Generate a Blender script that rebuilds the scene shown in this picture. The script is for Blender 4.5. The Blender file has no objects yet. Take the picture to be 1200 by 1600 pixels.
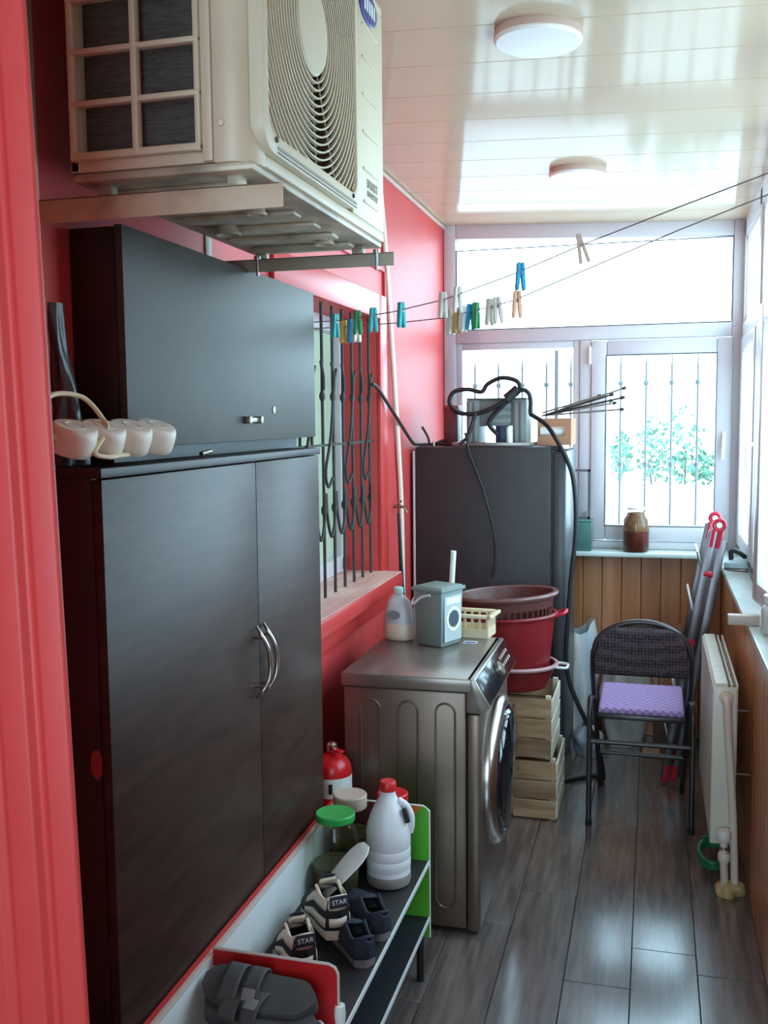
import bpy, bmesh, math, random
from mathutils import Vector, Matrix
random.seed(7)
R = math.radians
PI = math.pi
SC = bpy.context.scene
COL = SC.collection

# ------------------------------------------------------------------ camera
YAW, PITCH, ROLL = R(15.217), R(5.373), -0.010
cam_d = bpy.data.cameras.new('camera')
cam = bpy.data.objects.new('camera', cam_d)
COL.objects.link(cam)
fw = Vector((-math.sin(YAW)*math.cos(PITCH), math.cos(YAW)*math.cos(PITCH), -math.sin(PITCH)))
rt = Vector((math.cos(YAW), math.sin(YAW), 0)); up = rt.cross(fw)
c_, s_ = math.cos(ROLL), math.sin(ROLL)
rt2 = rt*c_ + up*s_; up2 = up*c_ - rt*s_
m = Matrix((rt2, up2, -fw)).transposed().to_4x4()
m.translation = Vector((0, 0, 1.68))
cam.matrix_world = m
cam_d.sensor_fit = 'VERTICAL'; cam_d.sensor_height = 36.0
cam_d.lens = 36.0*1550/1600
cam_d.clip_start = 0.02; cam_d.clip_end = 200
SC.camera = cam

# ------------------------------------------------------------------ light
world = bpy.data.worlds.new('overcast_sky'); SC.world = world
world.use_nodes = True
bg = world.node_tree.nodes['Background']
bg.inputs[0].default_value = (0.57, 0.83, 1.0, 1)
bg.inputs[1].default_value = 9.0
def portal(name, loc, rot, sx, sy):
    d = bpy.data.lights.new(name, 'AREA'); d.shape = 'RECTANGLE'; d.size = sx; d.size_y = sy
    d.cycles.is_portal = True
    o = bpy.data.objects.new(name, d); COL.objects.link(o); o.location = loc; o.rotation_euler = rot
portal('window_portal_side', (0.50, 3.70, 1.83), (0, R(90), 0), 1.7, 3.2)
portal('window_portal_rear', (-0.35, -1.30, 1.60), (R(90), 0, 0), 1.4, 2.0)
portal('window_portal_end', (-0.34, 5.40, 1.83), (R(-90), 0, 0), 1.6, 1.75)
SC.view_settings.view_transform = 'Standard'
SC.view_settings.look = 'None'
SC.view_settings.exposure = 0.1
SC.view_settings.gamma = 1.0
SC.view_settings.use_curve_mapping = False
SC.cycles.use_denoising = True
SC.cycles.max_bounces = 10
SC.cycles.diffuse_bounces = 6
SC.cycles.transparent_max_bounces = 24
SC.cycles.caustics_reflective = False
SC.cycles.caustics_refractive = False
SC.cycles.sample_clamp_indirect = 6.0

# ------------------------------------------------------------------ materials
def lin(v):
    v /= 255.0
    return v/12.92 if v <= 0.04045 else ((v+0.055)/1.055)**2.4
def C(rgb): return (lin(rgb[0]), lin(rgb[1]), lin(rgb[2]), 1)
MATS = {}
def mat(name, rgb, rough=.5, metal=0, rgb2=None, scale=6, stretch=(1, 1, 1), detail=4, lo=.35, hi=.65,
        bump=0, bscale=80, rand=0, spec=.5, coat=0, crough=.1, trans=0):
    if name in MATS: return MATS[name]
    m = bpy.data.materials.new(name); m.use_nodes = True
    nt = m.node_tree; p = nt.nodes['Principled BSDF']
    p.inputs['Base Color'].default_value = C(rgb)
    p.inputs['Roughness'].default_value = rough
    p.inputs['Metallic'].default_value = metal
    p.inputs['Specular IOR Level'].default_value = spec
    p.inputs['Coat Weight'].default_value = coat
    p.inputs['Coat Roughness'].default_value = crough
    p.inputs['Transmission Weight'].default_value = trans
    col = None
    if rgb2 or bump:
        tc = nt.nodes.new('ShaderNodeTexCoord'); mp = nt.nodes.new('ShaderNodeMapping')
        mp.inputs['Scale'].default_value = stretch
        nt.links.new(tc.outputs['Object'], mp.inputs['Vector'])
        if rand:
            oi = nt.nodes.new('ShaderNodeObjectInfo')
            ml = nt.nodes.new('ShaderNodeMath'); ml.operation = 'MULTIPLY'; ml.inputs[1].default_value = 37
            nt.links.new(oi.outputs['Random'], ml.inputs[0])
            cb = nt.nodes.new('ShaderNodeCombineXYZ')
            for k in range(3): nt.links.new(ml.outputs[0], cb.inputs[k])
            nt.links.new(cb.outputs[0], mp.inputs['Location'])
    if rgb2:
        n = nt.nodes.new('ShaderNodeTexNoise'); n.inputs['Scale'].default_value = scale
        n.inputs['Detail'].default_value = detail
        nt.links.new(mp.outputs[0], n.inputs['Vector'])
        r = nt.nodes.new('ShaderNodeValToRGB')
        r.color_ramp.elements[0].position = lo; r.color_ramp.elements[1].position = hi
        r.color_ramp.elements[0].color = C(rgb); r.color_ramp.elements[1].color = C(rgb2)
        nt.links.new(n.outputs['Fac'], r.inputs['Fac'])
        col = r.outputs['Color']
        if rand:
            hs = nt.nodes.new('ShaderNodeHueSaturation')
            mr = nt.nodes.new('ShaderNodeMapRange')
            mr.inputs['To Min'].default_value = 1-rand; mr.inputs['To Max'].default_value = 1+rand
            nt.links.new(oi.outputs['Random'], mr.inputs['Value'])
            nt.links.new(mr.outputs[0], hs.inputs['Value']); nt.links.new(col, hs.inputs['Color'])
            col = hs.outputs['Color']
        nt.links.new(col, p.inputs['Base Color'])
    if bump:
        n2 = nt.nodes.new('ShaderNodeTexNoise'); n2.inputs['Scale'].default_value = bscale
        n2.inputs['Detail'].default_value = 3
        nt.links.new(mp.outputs[0], n2.inputs['Vector'])
        b = nt.nodes.new('ShaderNodeBump'); b.inputs['Strength'].default_value = bump; b.inputs['Distance'].default_value = .004
        nt.links.new(n2.outputs['Fac'], b.inputs['Height']); nt.links.new(b.outputs[0], p.inputs['Normal'])
    MATS[name] = m
    return m
def glass(name, tint=(255, 255, 255), ior=1.35, rough=.02):
    m = bpy.data.materials.new(name); m.use_nodes = True
    nt = m.node_tree; nt.nodes.clear()
    out = nt.nodes.new('ShaderNodeOutputMaterial'); mix = nt.nodes.new('ShaderNodeMixShader')
    t = nt.nodes.new('ShaderNodeBsdfTransparent'); t.inputs[0].default_value = C(tint)
    g = nt.nodes.new('ShaderNodeBsdfGlossy'); g.inputs['Roughness'].default_value = rough
    f = nt.nodes.new('ShaderNodeFresnel'); f.inputs[0].default_value = ior
    gm = nt.nodes.new('ShaderNodeNewGeometry'); sb_ = nt.nodes.new('ShaderNodeMath'); sb_.operation = 'SUBTRACT'; sb_.inputs[0].default_value = 1; sb_.use_clamp = True
    ml = nt.nodes.new('ShaderNodeMath'); ml.operation = 'MULTIPLY'      # the sheet reflects at its outer faces only
    nt.links.new(gm.outputs['Backfacing'], sb_.inputs[1]); nt.links.new(sb_.outputs[0], ml.inputs[0]); nt.links.new(f.outputs[0], ml.inputs[1])
    nt.links.new(ml.outputs[0], mix.inputs[0]); nt.links.new(t.outputs[0], mix.inputs[1]); nt.links.new(g.outputs[0], mix.inputs[2])
    nt.links.new(mix.outputs[0], out.inputs[0])
    MATS[name] = m
    return m

M_red = mat('red_wall_paint', (204, 68, 66), .5, rgb2=(196, 62, 61), scale=3, bump=.06, bscale=25)
M_redtrim = mat('red_gloss_paint', (196, 56, 54), .35, bump=.05, bscale=18)
M_darkred = mat('dark_red_paint', (150, 52, 50), .5)
M_floor = mat('grey_oak_laminate', (88, 76, 74), .23, rgb2=(120, 105, 100), scale=5, stretch=(9, .7, 1), detail=6, rand=.08, bump=.03, bscale=10, spec=.6, coat=1.0, crough=.17)
M_sub = mat('floor_joint', (38, 34, 34), .8)
M_ceil = mat('cream_pvc_panel', (206, 182, 156), .10, rgb2=(200, 176, 150), scale=2, spec=.08)
M_pine = mat('varnished_pine', (206, 140, 92), .35, rgb2=(176, 110, 68), scale=3.2, stretch=(6, 6, .5), detail=6, rand=.1, coat=.2)
M_pinedark = mat('pine_joint', (84, 48, 30), .8)
M_upvc = mat('white_upvc', (204, 198, 202), .32)
M_gasket = mat('grey_gasket', (70, 72, 76), .6)
M_marble = mat('pale_sill', (214, 218, 214), .25, rgb2=(190, 202, 196), scale=5)
M_pane = glass('window_pane_glass', (250, 253, 253), 1.25)
M_lobed = mat('painted_wood_sill', (226, 190, 178), .5, rgb2=(206, 150, 140), scale=6, stretch=(3, .6, 1))
M_wenge = mat('dark_wenge_laminate', (50, 31, 26), .4, rgb2=(64, 43, 37), scale=4, stretch=(3, 1.2, 9), detail=6, spec=.3)
M_wengeside = mat('dark_maroon_board', (44, 22, 22), .45, rgb2=(36, 18, 18), scale=4)
M_char = mat('charcoal_laminate', (62, 54, 49), .5, rgb2=(66, 58, 53), scale=5, spec=.4)
M_chrome = mat('brushed_chrome', (200, 196, 190), .25, 1)
M_brass = mat('tarnished_latch', (150, 136, 122), .35, .9)
M_black = mat('black_plastic', (22, 22, 24), .45)
M_blackrub = mat('black_rubber', (26, 25, 28), .55)
M_acw = mat('aged_white_steel', (214, 194, 168), .42, rgb2=(202, 180, 154), scale=5, lo=.4, hi=.75)
M_acp = mat('aged_white_plastic', (216, 200, 174), .4)
M_coil = mat('coil_fins', (66, 62, 60), .6, rgb2=(90, 86, 82), scale=30, stretch=(1, 1, 12))
M_acpan = mat('galvanised_pan', (206, 190, 166), .4, .1, rgb2=(150, 138, 120), scale=9)
M_acdark = mat('fan_cavity', (44, 40, 36), .7)
M_brk = mat('painted_bracket', (200, 174, 148), .5, rgb2=(158, 128, 112), scale=10, lo=.5, hi=.8)
M_brk2 = mat('grey_bracket', (176, 162, 144), .5, rgb2=(160, 148, 130), scale=8)
M_blue = mat('emblem_blue', (52, 50, 128), .35)
M_white = mat('white_plastic', (230, 228, 224), .4)
M_print = mat('grey_print', (166, 156, 140), .6)
M_wash = mat('inox_grey_steel', (132, 114, 102), .38, .7, rgb2=(124, 106, 95), scale=8)
M_washtop = mat('inox_top', (142, 130, 122), .3, .6)
M_panel = mat('black_glass_panel', (28, 28, 32), .12)
M_doorglass = mat('dark_door_glass', (16, 18, 26), .06, spec=.9)
M_alu = mat('aluminium', (158, 150, 146), .32, .9)
M_redpl = mat('red_plastic', (196, 30, 56), .35)
M_basin = mat('dark_red_plastic', (140, 34, 38), .35, rgb2=(128, 30, 34), scale=6)
M_brown = mat('brown_plastic', (98, 56, 52), .4)
M_cream = mat('cream_plastic', (220, 200, 164), .45)
M_sage = mat('grey_green_plastic', (118, 134, 130), .4)
M_crate = mat('raw_crate_wood', (190, 158, 122), .7, rgb2=(150, 116, 84), scale=4, stretch=(1, 1, 6), detail=5, rand=.22)
M_cratew = mat('pale_crate_wood', (240, 228, 204), .7, rgb2=(206, 196, 176), scale=5, rand=.06)
M_fridge = mat('dark_graphite', (46, 41, 42), .5, rgb2=(50, 45, 46), scale=20, bump=.03, bscale=300)
M_fridged = mat('graphite_door', (66, 68, 72), .35)
M_chair = mat('dark_metal_tube', (72, 68, 68), .3, .7)
M_rad = mat('radiator_enamel', (226, 222, 208), .35)
M_pipe = mat('cream_plastic_pipe', (226, 214, 196), .45)
M_foam = mat('expanding_foam', (208, 184, 134), .9, rgb2=(180, 150, 100), scale=20, bump=.6, bscale=40)
M_green = mat('green_hose', (30, 108, 66), .4)
M_lamp = mat('opal_lamp', (240, 232, 228), .4)
M_lamprim = mat('lamp_rim', (206, 176, 164), .5)
M_rope = mat('grey_cord', (120, 104, 102), .8)
M_iron = mat('wrought_iron', (44, 40, 38), .6)
M_strip = mat('ivory_plastic', (228, 216, 202), .42)
M_cord = mat('ivory_cable', (222, 208, 170), .5)
M_bag = mat('black_bag_film', (62, 58, 60), .3, bump=.5, bscale=14)
M_sack = mat('white_woven_sack', (240, 228, 216), .6, rgb2=(186, 196, 206), scale=2.2, stretch=(9, 9, .5), bump=.4, bscale=10)
M_card = mat('brown_cardboard', (176, 124, 92), .75)
M_case = mat('grey_case_plastic', (128, 136, 134), .45)
M_teal = mat('teal_green_card', (62, 104, 96), .5)
M_jarglass = glass('clear_jar_glass', (236, 240, 232), 1.4)
M_hdpe = mat('milky_plastic', (226, 222, 226), .4)
M_liquid = mat('grey_liquid', (150, 140, 138), .3)
M_pickle = mat('olive_contents', (96, 92, 58), .5, rgb2=(60, 48, 38), scale=26)
M_jam = mat('dark_red_contents', (120, 36, 30), .4, rgb2=(88, 28, 26), scale=10)
M_spice = mat('brown_contents', (152, 96, 58), .6, rgb2=(112, 68, 44), scale=40)
M_lidg = mat('green_lid', (46, 160, 76), .4)
M_lidr = mat('red_lid', (206, 38, 40), .4)
M_lidb = mat('beige_lid', (196, 174, 160), .6)
M_ext = mat('extinguisher_red', (204, 30, 36), .3)
M_rackw = mat('white_panel', (224, 226, 226), .45)
M_rackedge = mat('taupe_edge', (196, 178, 168), .55)
M_rackdark = mat('dark_shelf', (40, 37, 40), .5, rgb2=(48, 44, 46), scale=9)
M_racknavy = mat('navy_shelf', (28, 29, 36), .5)
M_rackred = mat('red_panel', (190, 28, 32), .4)
M_rackgreen = mat('green_print', (88, 178, 44), .45)
M_rackor = mat('orange_print', (236, 118, 40), .45)
M_rackbrown = mat('dark_red_print', (110, 48, 50), .45)
M_shoeblk = mat('black_suede', (30, 28, 30), .8)
M_shoecream = mat('cream_leather', (222, 204, 184), .55)
M_navy = mat('navy_canvas', (38, 40, 58), .8)
M_sole = mat('grey_sole', (120, 116, 118), .7)
M_sandal = mat('charcoal_foam', (64, 60, 60), .75, rgb2=(76, 72, 72), scale=12)
M_leaf = mat('leaf_green', (70, 112, 90), .6, rgb2=(98, 136, 112), scale=9)
M_ground = mat('pale_paving', (190, 190, 188), .8)
M_outwall = mat('pale_render', (206, 200, 206), .8)
M_gpaint = mat('pale_grey_iron_paint', (120, 124, 126), .6)

# ------------------------------------------------------------------ helpers
PW = {}
class MB:
    def __init__(s): s.bm = bmesh.new()
    def _x(s, vs, M):
        if M is not None: bmesh.ops.transform(s.bm, matrix=M, verts=vs)
        return vs
    def box(s, x0, x1, y0, y1, z0, z1, M=None):
        P = [(x0, y0, z0), (x1, y0, z0), (x1, y1, z0), (x0, y1, z0), (x0, y0, z1), (x1, y0, z1), (x1, y1, z1), (x0, y1, z1)]
        v = [s.bm.verts.new(p) for p in P]
        for f in ((3, 2, 1, 0), (4, 5, 6, 7), (0, 1, 5, 4), (1, 2, 6, 5), (2, 3, 7, 6), (3, 0, 4, 7)):
            s.bm.faces.new([v[i] for i in f])
        s._x(v, M); return s
    def tube(s, pts, r, n=10, cap=True, closed=False):
        pts = [Vector(p) for p in pts]; N = len(pts)
        rr = r if isinstance(r, (list, tuple)) else [r]*N
        rings = []; prev = None
        for i, p in enumerate(pts):
            a = pts[(i-1) % N] if (closed or i > 0) else p
            b = pts[(i+1) % N] if (closed or i < N-1) else p
            t = (b-a)
            t = t.normalized() if t.length > 1e-9 else Vector((0, 0, 1))
            if prev is None:
                u = t.orthogonal().normalized()
            else:
                u = prev - t*prev.dot(t)
                u = u.normalized() if u.length > 1e-6 else t.orthogonal().normalized()
            prev = u; w = t.cross(u)
            rings.append([s.bm.verts.new(p + (u*math.cos(2*PI*k/n) + w*math.sin(2*PI*k/n))*rr[i]) for k in range(n)])
        for i in range(N if closed else N-1):
            A, B = rings[i], rings[(i+1) % N]
            for k in range(n):
                s.bm.faces.new((A[k], A[(k+1) % n], B[(k+1) % n], B[k]))
        if cap and not closed:
            s.bm.faces.new(rings[0][::-1]); s.bm.faces.new(rings[-1])
        return s
    def lathe(s, prof, n=28, M=None, sx=1, sy=1, cap0=True, cap1=True, power=1):
        # prof: list of (radius, z); sx/sy squash to an oval; power<1 squares it
        rings = []; allv = []
        for (r, z) in prof:
            ring = []
            for k in range(n):
                a = 2*PI*k/n; ca, sa = math.cos(a), math.sin(a)
                ca = math.copysign(abs(ca)**power, ca); sa = math.copysign(abs(sa)**power, sa)
                ring.append(s.bm.verts.new((r*ca*sx, r*sa*sy, z)))
            rings.append(ring); allv += ring
        for i in range(len(rings)-1):
            for k in range(n):
                s.bm.faces.new((rings[i][k], rings[i][(k+1) % n], rings[i+1][(k+1) % n], rings[i+1][k]))
        if cap0: s.bm.faces.new(rings[0][::-1])
        if cap1: s.bm.faces.new(rings[-1])
        s._x(allv, M); return s
    def prism(s, poly, axis, a, b, M=None):
        # poly in the two other axes (cyclic order: x:(y,z) y:(x,z) z:(x,y))
        def P(u, v, w):
            return {'x': (w, u, v), 'y': (u, w, v), 'z': (u, v, w)}[axis]
        A = [s.bm.verts.new(P(u, v, a)) for u, v in poly]; B = [s.bm.verts.new(P(u, v, b)) for u, v in poly]
        n = len(poly)
        s.bm.faces.new(A); s.bm.faces.new(B[::-1])
        for i in range(n): s.bm.faces.new((A[i], B[i], B[(i+1) % n], A[(i+1) % n]))
        s._x(A+B, M); return s
    def quad(s, *P):
        s.bm.faces.new([s.bm.verts.new(p) for p in P]); return s
    def grid(s, fn, nu, nv, closed_u=False):
        V = [[s.bm.verts.new(fn(i/(nu if closed_u else nu-1), j/(nv-1))) for j in range(nv)] for i in range(nu)]
        for i in range(nu if closed_u else nu-1):
            for j in range(nv-1):
                s.bm.faces.new((V[i][j], V[(i+1) % nu][j], V[(i+1) % nu][j+1], V[i][j+1]))
        return s
    def build(s, name, m, parent=None, bev=0, seg=2, smooth=True, ang=35, origin=None, solid=0):
        bm = s.bm
        bmesh.ops.recalc_face_normals(bm, faces=bm.faces)
        if bev:
            es = [e for e in bm.edges if len(e.link_faces) == 2 and e.calc_face_angle(0) > R(ang)]
            if es: bmesh.ops.bevel(bm, geom=es, offset=bev, segments=seg, affect='EDGES', profile=.5, clamp_overlap=True)
        me = bpy.data.meshes.new(name)
        o = bpy.data.objects.new(name, me); COL.objects.link(o)
        W = Matrix.Identity(4)
        if parent is not None:
            o.parent = parent; W = PW[parent.name].copy()
        if origin is not None:
            L = W.inverted() @ Vector(origin)
            o.location = L; W = W @ Matrix.Translation(L)
        elif parent is None:
            xs = [v.co for v in bm.verts]
            c = Vector(((min(v.x for v in xs)+max(v.x for v in xs))/2, (min(v.y for v in xs)+max(v.y for v in xs))/2, min(v.z for v in xs)))
            o.location = c; W = Matrix.Translation(c)
        PW[o.name] = W
        bmesh.ops.transform(bm, matrix=W.inverted(), verts=bm.verts)
        bm.normal_update()
        if smooth:
            for f in bm.faces: f.smooth = True
            for e in bm.edges:
                if len(e.link_faces) == 2 and e.calc_face_angle(0) > R(40): e.smooth = False
        bm.to_mesh(me); bm.free()
        me.materials.append(m)
        if solid:
            md = o.modifiers.new('thickness', 'SOLIDIFY'); md.thickness = solid
        return o
def thing(name, label, cat, loc=(0, 0, 0), rot=(0, 0, 0), group=None):
    o = bpy.data.objects.new(name, None); COL.objects.link(o)
    o.empty_display_size = .05
    o.location = loc; o.rotation_euler = rot
    from mathutils import Euler
    PW[o.name] = Matrix.Translation(loc) @ Euler(rot).to_matrix().to_4x4()
    return tag(o, label, cat, group)
def tag(o, label, cat, group=None, kind=None):
    if label: o['label'] = label
    if cat: o['category'] = cat
    if group: o['group'] = group
    if kind: o['kind'] = kind
    return o
def struct(o, label=None):
    o['kind'] = 'structure'
    if label: o['label'] = label
    return o
def structure(name, label, loc=(0, 0, 0)):
    o = bpy.data.objects.new(name, None); COL.objects.link(o); o.location = loc
    o.empty_display_size = .05
    PW[o.name] = Matrix.Translation(loc)
    o['kind'] = 'structure'; o['label'] = label
    return o
def box(name, m, parent, x0, x1, y0, y1, z0, z1, bev=0, seg=2, origin=None):
    return MB().box(x0, x1, y0, y1, z0, z1).build(name, m, parent, bev=bev, seg=seg, origin=origin)
def dup(o, parent, loc):
    c = o.copy(); COL.objects.link(c); c.parent = parent; c.location = loc
    PW[c.name] = (PW[parent.name] if parent else Matrix.Identity(4)) @ Matrix.Translation(loc)
    return c
def wpart(mb, name, m, parent, **k): return mb.build(name, m, parent, **k)
def smooth_path(pts, n=8):
    pts = [Vector(p) for p in pts]; out = []
    for i in range(len(pts)-1):
        p0 = pts[max(i-1, 0)]; p1 = pts[i]; p2 = pts[i+1]; p3 = pts[min(i+2, len(pts)-1)]
        for k in range(n):
            t = k/n
            out.append(.5*((2*p1)+(-p0+p2)*t+(2*p0-5*p1+4*p2-p3)*t*t+(-p0+3*p1-3*p2+p3)*t**3))
    out.append(pts[-1]); return out
def text_mesh(name, body, size, mw, m, parent, ext=.0006):
    cu = bpy.data.curves.new(name, 'FONT'); cu.body = body; cu.size = size; cu.extrude = ext
    cu.align_x = 'CENTER'; cu.align_y = 'CENTER'
    t = bpy.data.objects.new(name+'_tmp', cu); COL.objects.link(t)
    dg = bpy.context.evaluated_depsgraph_get()
    me = bpy.data.meshes.new_from_object(t.evaluated_get(dg))
    bpy.data.objects.remove(t); bpy.data.curves.remove(cu)
    W = PW[parent.name]
    me.transform(W.inverted() @ mw)
    me.name = name
    o = bpy.data.objects.new(name, me); COL.objects.link(o); o.parent = parent
    me.materials.clear(); me.materials.append(m)
    PW[o.name] = W.copy()
    return o
def frame_mat(loc, xd, yd):
    xd = Vector(xd).normalized(); yd = Vector(yd).normalized(); zd = xd.cross(yd).normalized(); yd = zd.cross(xd)
    M = Matrix((xd, yd, zd)).transposed().to_4x4(); M.translation = Vector(loc)
    return M
def rot_to(loc, rx=0, ry=0, rz=0):
    return Matrix.Translation(loc) @ Matrix.Rotation(rz, 4, 'Z') @ Matrix.Rotation(ry, 4, 'Y') @ Matrix.Rotation(rx, 4, 'X')

# ------------------------------------------------------------------ room shell
XL, XR, YB, YN = -1.10, 0.345, 5.30, -1.20      # left wall, right parapet, end wall, wall behind the camera
XW = 0.42                                       # inner face of the side windows
def zc(x): return 2.70 - 0.06*(x+1.10)/1.52      # the ceiling falls slightly to the right

fl = box('floor', M_sub, None, -1.45, 0.62, YN-.1, YB+.25, -.10, -.004)
struct(fl, 'grey oak laminate floor of long planks')
PWID = .1945
rows = range(-6, 2)
offs = {-6: .45, -5: 1.0, -4: .25, -3: .75, -2: 3.407 % 1.2, -1: 2.866 % 1.2, 0: 3.102 % 1.2, 1: 2.992 % 1.2}
shared = {}
for k in rows:
    x0 = -.043 + PWID*k; x1 = min(x0+PWID, XR) ; xa = max(x0, XL)
    y = YN - 1.2 + (offs[k] - (YN - 1.2)) % 1.2 - 0
    while y < YB:
        a, b = max(y, YN), min(y+1.2, YB)
        if b-a > .02:
            key = (round(xa, 3), round(b-a, 3))
            full = abs(b-a-1.2) < 1e-4 and abs(x1-xa-PWID) < 1e-4
            g = .0012
            if full and 'p' in shared:
                dup(shared['p'], fl, (xa-fl.location.x, a-fl.location.y, 0-fl.location.z))
            else:
                o = MB().box(xa+g, x1-g, a+g, b-g, -.004, 0).build('floor_plank', M_floor, fl, origin=(xa, a, 0), bev=.0008, seg=1)
                if full: shared['p'] = o
        y += 1.2

cl = structure('ceiling', 'glossy cream ceiling of narrow plastic panels laid across', (0, 2, 2.7))
tilt = math.atan(.06/1.52)
pw = .27
cp = None; y = YB - pw
while y > YN-.12:
    if cp is None:
        b = MB()
        prof = [(0, 0), (.006, .004), (pw-.006, .004), (pw, 0)]
        # a panel: flat board with a small groove at either long edge
        L = 1.62
        poly = [(0, .0016), (.004, .0016), (.0055, 0), (pw-.0005, 0), (pw-.0005, .012), (0, .012)]
        b.prism([(u, v) for u, v in poly], 'x', 0, L)
        cp = b.build('ceiling_panel', M_ceil, None, smooth=False)
        # move origin to its own corner
        me = cp.data; off = Vector(cp.location)
        me.transform(Matrix.Translation(off)); cp.location = (0, 0, 0)
        cp.parent = cl; cur = cp
    else:
        cur = cp.copy(); COL.objects.link(cur)
    cur.location = Vector((XL-.02, y, zc(XL-.02))) - Vector(cl.location)
    cur.rotation_euler = (0, tilt, 0)
    y -= pw
MB().prism([(XL-.3, 2.735), (XW+.2, 2.68), (XW+.2, 2.80), (XL-.3, 2.85)], 'y', YN-.1, YB+.2).build('ceiling_slab', M_sub, cl)

# left wall with the deep window opening
WY0, WY1, WZ0, WZ1 = 2.88, 3.95, 1.045, 2.085
wl = structure('wall_left', 'red painted wall on the left with a recessed window', (XL, 2, 0))
b = MB()
b.box(-1.40, XL, 1.0, WY0, 0, 2.78); b.box(-1.40, XL, WY1, YB+.1, 0, 2.78)
b.box(-1.40, XL, WY0, WY1, 0, WZ0); b.box(-1.40, XL, WY0, WY1, WZ1, 2.78)
b.box(-1.40, XL, YN, 1.0, 0, 2.78)
b.build('painted_wall', M_red, wl, smooth=False)
# shallow moulding around the opening
b = MB()
b.box(XL, XL+.018, WY1, WY1+.105, WZ0-.02, WZ1+.10); b.box(XL, XL+.018, WY0-.1, WY1, WZ1, WZ1+.10)
b.build('window_surround', M_redtrim, wl, bev=.006)
b = MB(); b.box(XL, XL+.012, WY1+.105, WY1+.125, WZ1+.03, 2.40); b.box(XL, XL+.012, 2.5, WY1+.125, WZ1+.20, WZ1+.225)
b.build('plaster_bead', M_red, wl, bev=.004)
box('cornice', M_lamprim, wl, XL, XL+.012, 2.4, YB, 2.678, 2.695, bev=.003)
# sill
ts = structure('trim_1', 'thick red window sill with a worn pale top', (XL, 3.4, 1.0))
box('sill_board', M_redtrim, ts, -1.26, -1.0, 2.80, 3.965, .985, 1.044, bev=.006)
box('sill_top', M_lobed, ts, -1.25, -1.004, 2.80, 3.960, 1.0445, 1.0475)
box('apron', M_redtrim, ts, XL, -1.055, 2.80, 3.94, .90, .985, bev=.004)
# window in the left wall
w3 = structure('window_3', 'white framed window set back behind the iron grille', (-1.27, 3.4, 1.05))
b = MB()
b.box(-1.30, -1.24, WY1-.055, WY1, WZ0, WZ1); b.box(-1.30, -1.24, WY0, WY0+.055, WZ0, WZ1)
b.box(-1.30, -1.24, WY0, WY1, WZ0+.003, WZ0+.07); b.box(-1.30, -1.24, WY0, WY1, WZ1-.06, WZ1)
b.build('window_frame', M_upvc, w3, bev=.006)
M_curtain = mat('sage_blind', (206, 208, 180), .8, rgb2=(194, 198, 170), scale=3, stretch=(1, 20, 1))
box('blind', M_curtain, w3, -1.286, -1.278, WY0, WY1, WZ0, WZ1)
box('pane', M_pane, w3, -1.272, -1.268, WY0+.05, WY1-.05, WZ0+.06, WZ1-.05)

# end wall
wb = structure('wall_back', 'varnished pine boarding under the end window', (-.35, YB, 0))
box('backing', M_pinedark, wb, -1.12, .62, YB, YB+.2, 0, .962)
bd = None; x = XR - .0995
while x > -1.2:
    if bd is None:
        bd = MB().box(x+.0012, x+.0983, YB-.012, YB, 0, .958).build('pine_board', M_pine, wb, bev=.003, seg=1, origin=(x, YB, 0))
    else:
        dup(bd, wb, (x+.35, 0, 0))
    x -= .0995
t2 = structure('trim_2', 'pale sill board under the end window', (-.35, YB, .96))
box('sill_board', M_marble, t2, -1.10, .30, YB-.16, YB+.05, .966, .99, bev=.006)
# side parapet
wr = structure('wall_right', 'varnished pine boarding below the side windows', (XR, 2, 0))
box('backing', M_pinedark, wr, XR+.012, XR+.26, YN, YB, 0, .962)
box('plaster', mat('cream_plaster', (216, 204, 190), .7), wr, XR+.03, XR+.26, YN, 2.064, .99, 2.75)
bd = None; y = YB - .012 - .0995
while y > YN:
    if bd is None:
        bd = MB().box(XR, XR+.012, y+.0012, y+.0983, 0, .962).build('pine_board', M_pine, wr, bev=.003, seg=1, origin=(XR, y, 0))
    else:
        dup(bd, wr, (0, y-2, 0))
    y -= .0995
t3 = structure('trim_3', 'pale marble sill board under the side windows', (XR, 2, .96))
box('sill_board', M_marble, t3, .308, .62, YN, YB+.05, .966, .99, bev=.006)
# wall behind the camera
wn = structure('wall_near', 'cream wall with a window closing the balcony behind the viewer', (-.3, YN, 0))
b = MB(); b.box(-1.45, -1.05, YN-.12, YN, 0, 2.78); b.box(.35, .62, YN-.12, YN, 0, 2.78); b.box(-1.05, .35, YN-.12, YN, 0, .60); b.box(-1.05, .35, YN-.12, YN, 2.60, 2.78)
b.build('plaster', mat('cream_plaster', (216, 204, 190), .7), wn, smooth=False)
w4 = structure('window_4', 'white framed window behind the viewer', (-.3, YN, 1.0))
b = MB()
for q in ((-1.05, -.98, .60, 2.60), (.28, .35, .60, 2.60), (-.38, -.31, .60, 2.60), (-.98, .28, .60, .67), (-.98, .28, 2.53, 2.60)): b.box(q[0], q[1], YN-.09, YN-.02, q[2], q[3])
b.build('outer_frame', M_upvc, w4, bev=.005)
box('pane', M_pane, w4, -.99, .29, YN-.058, YN-.054, .66, 2.54)

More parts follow.
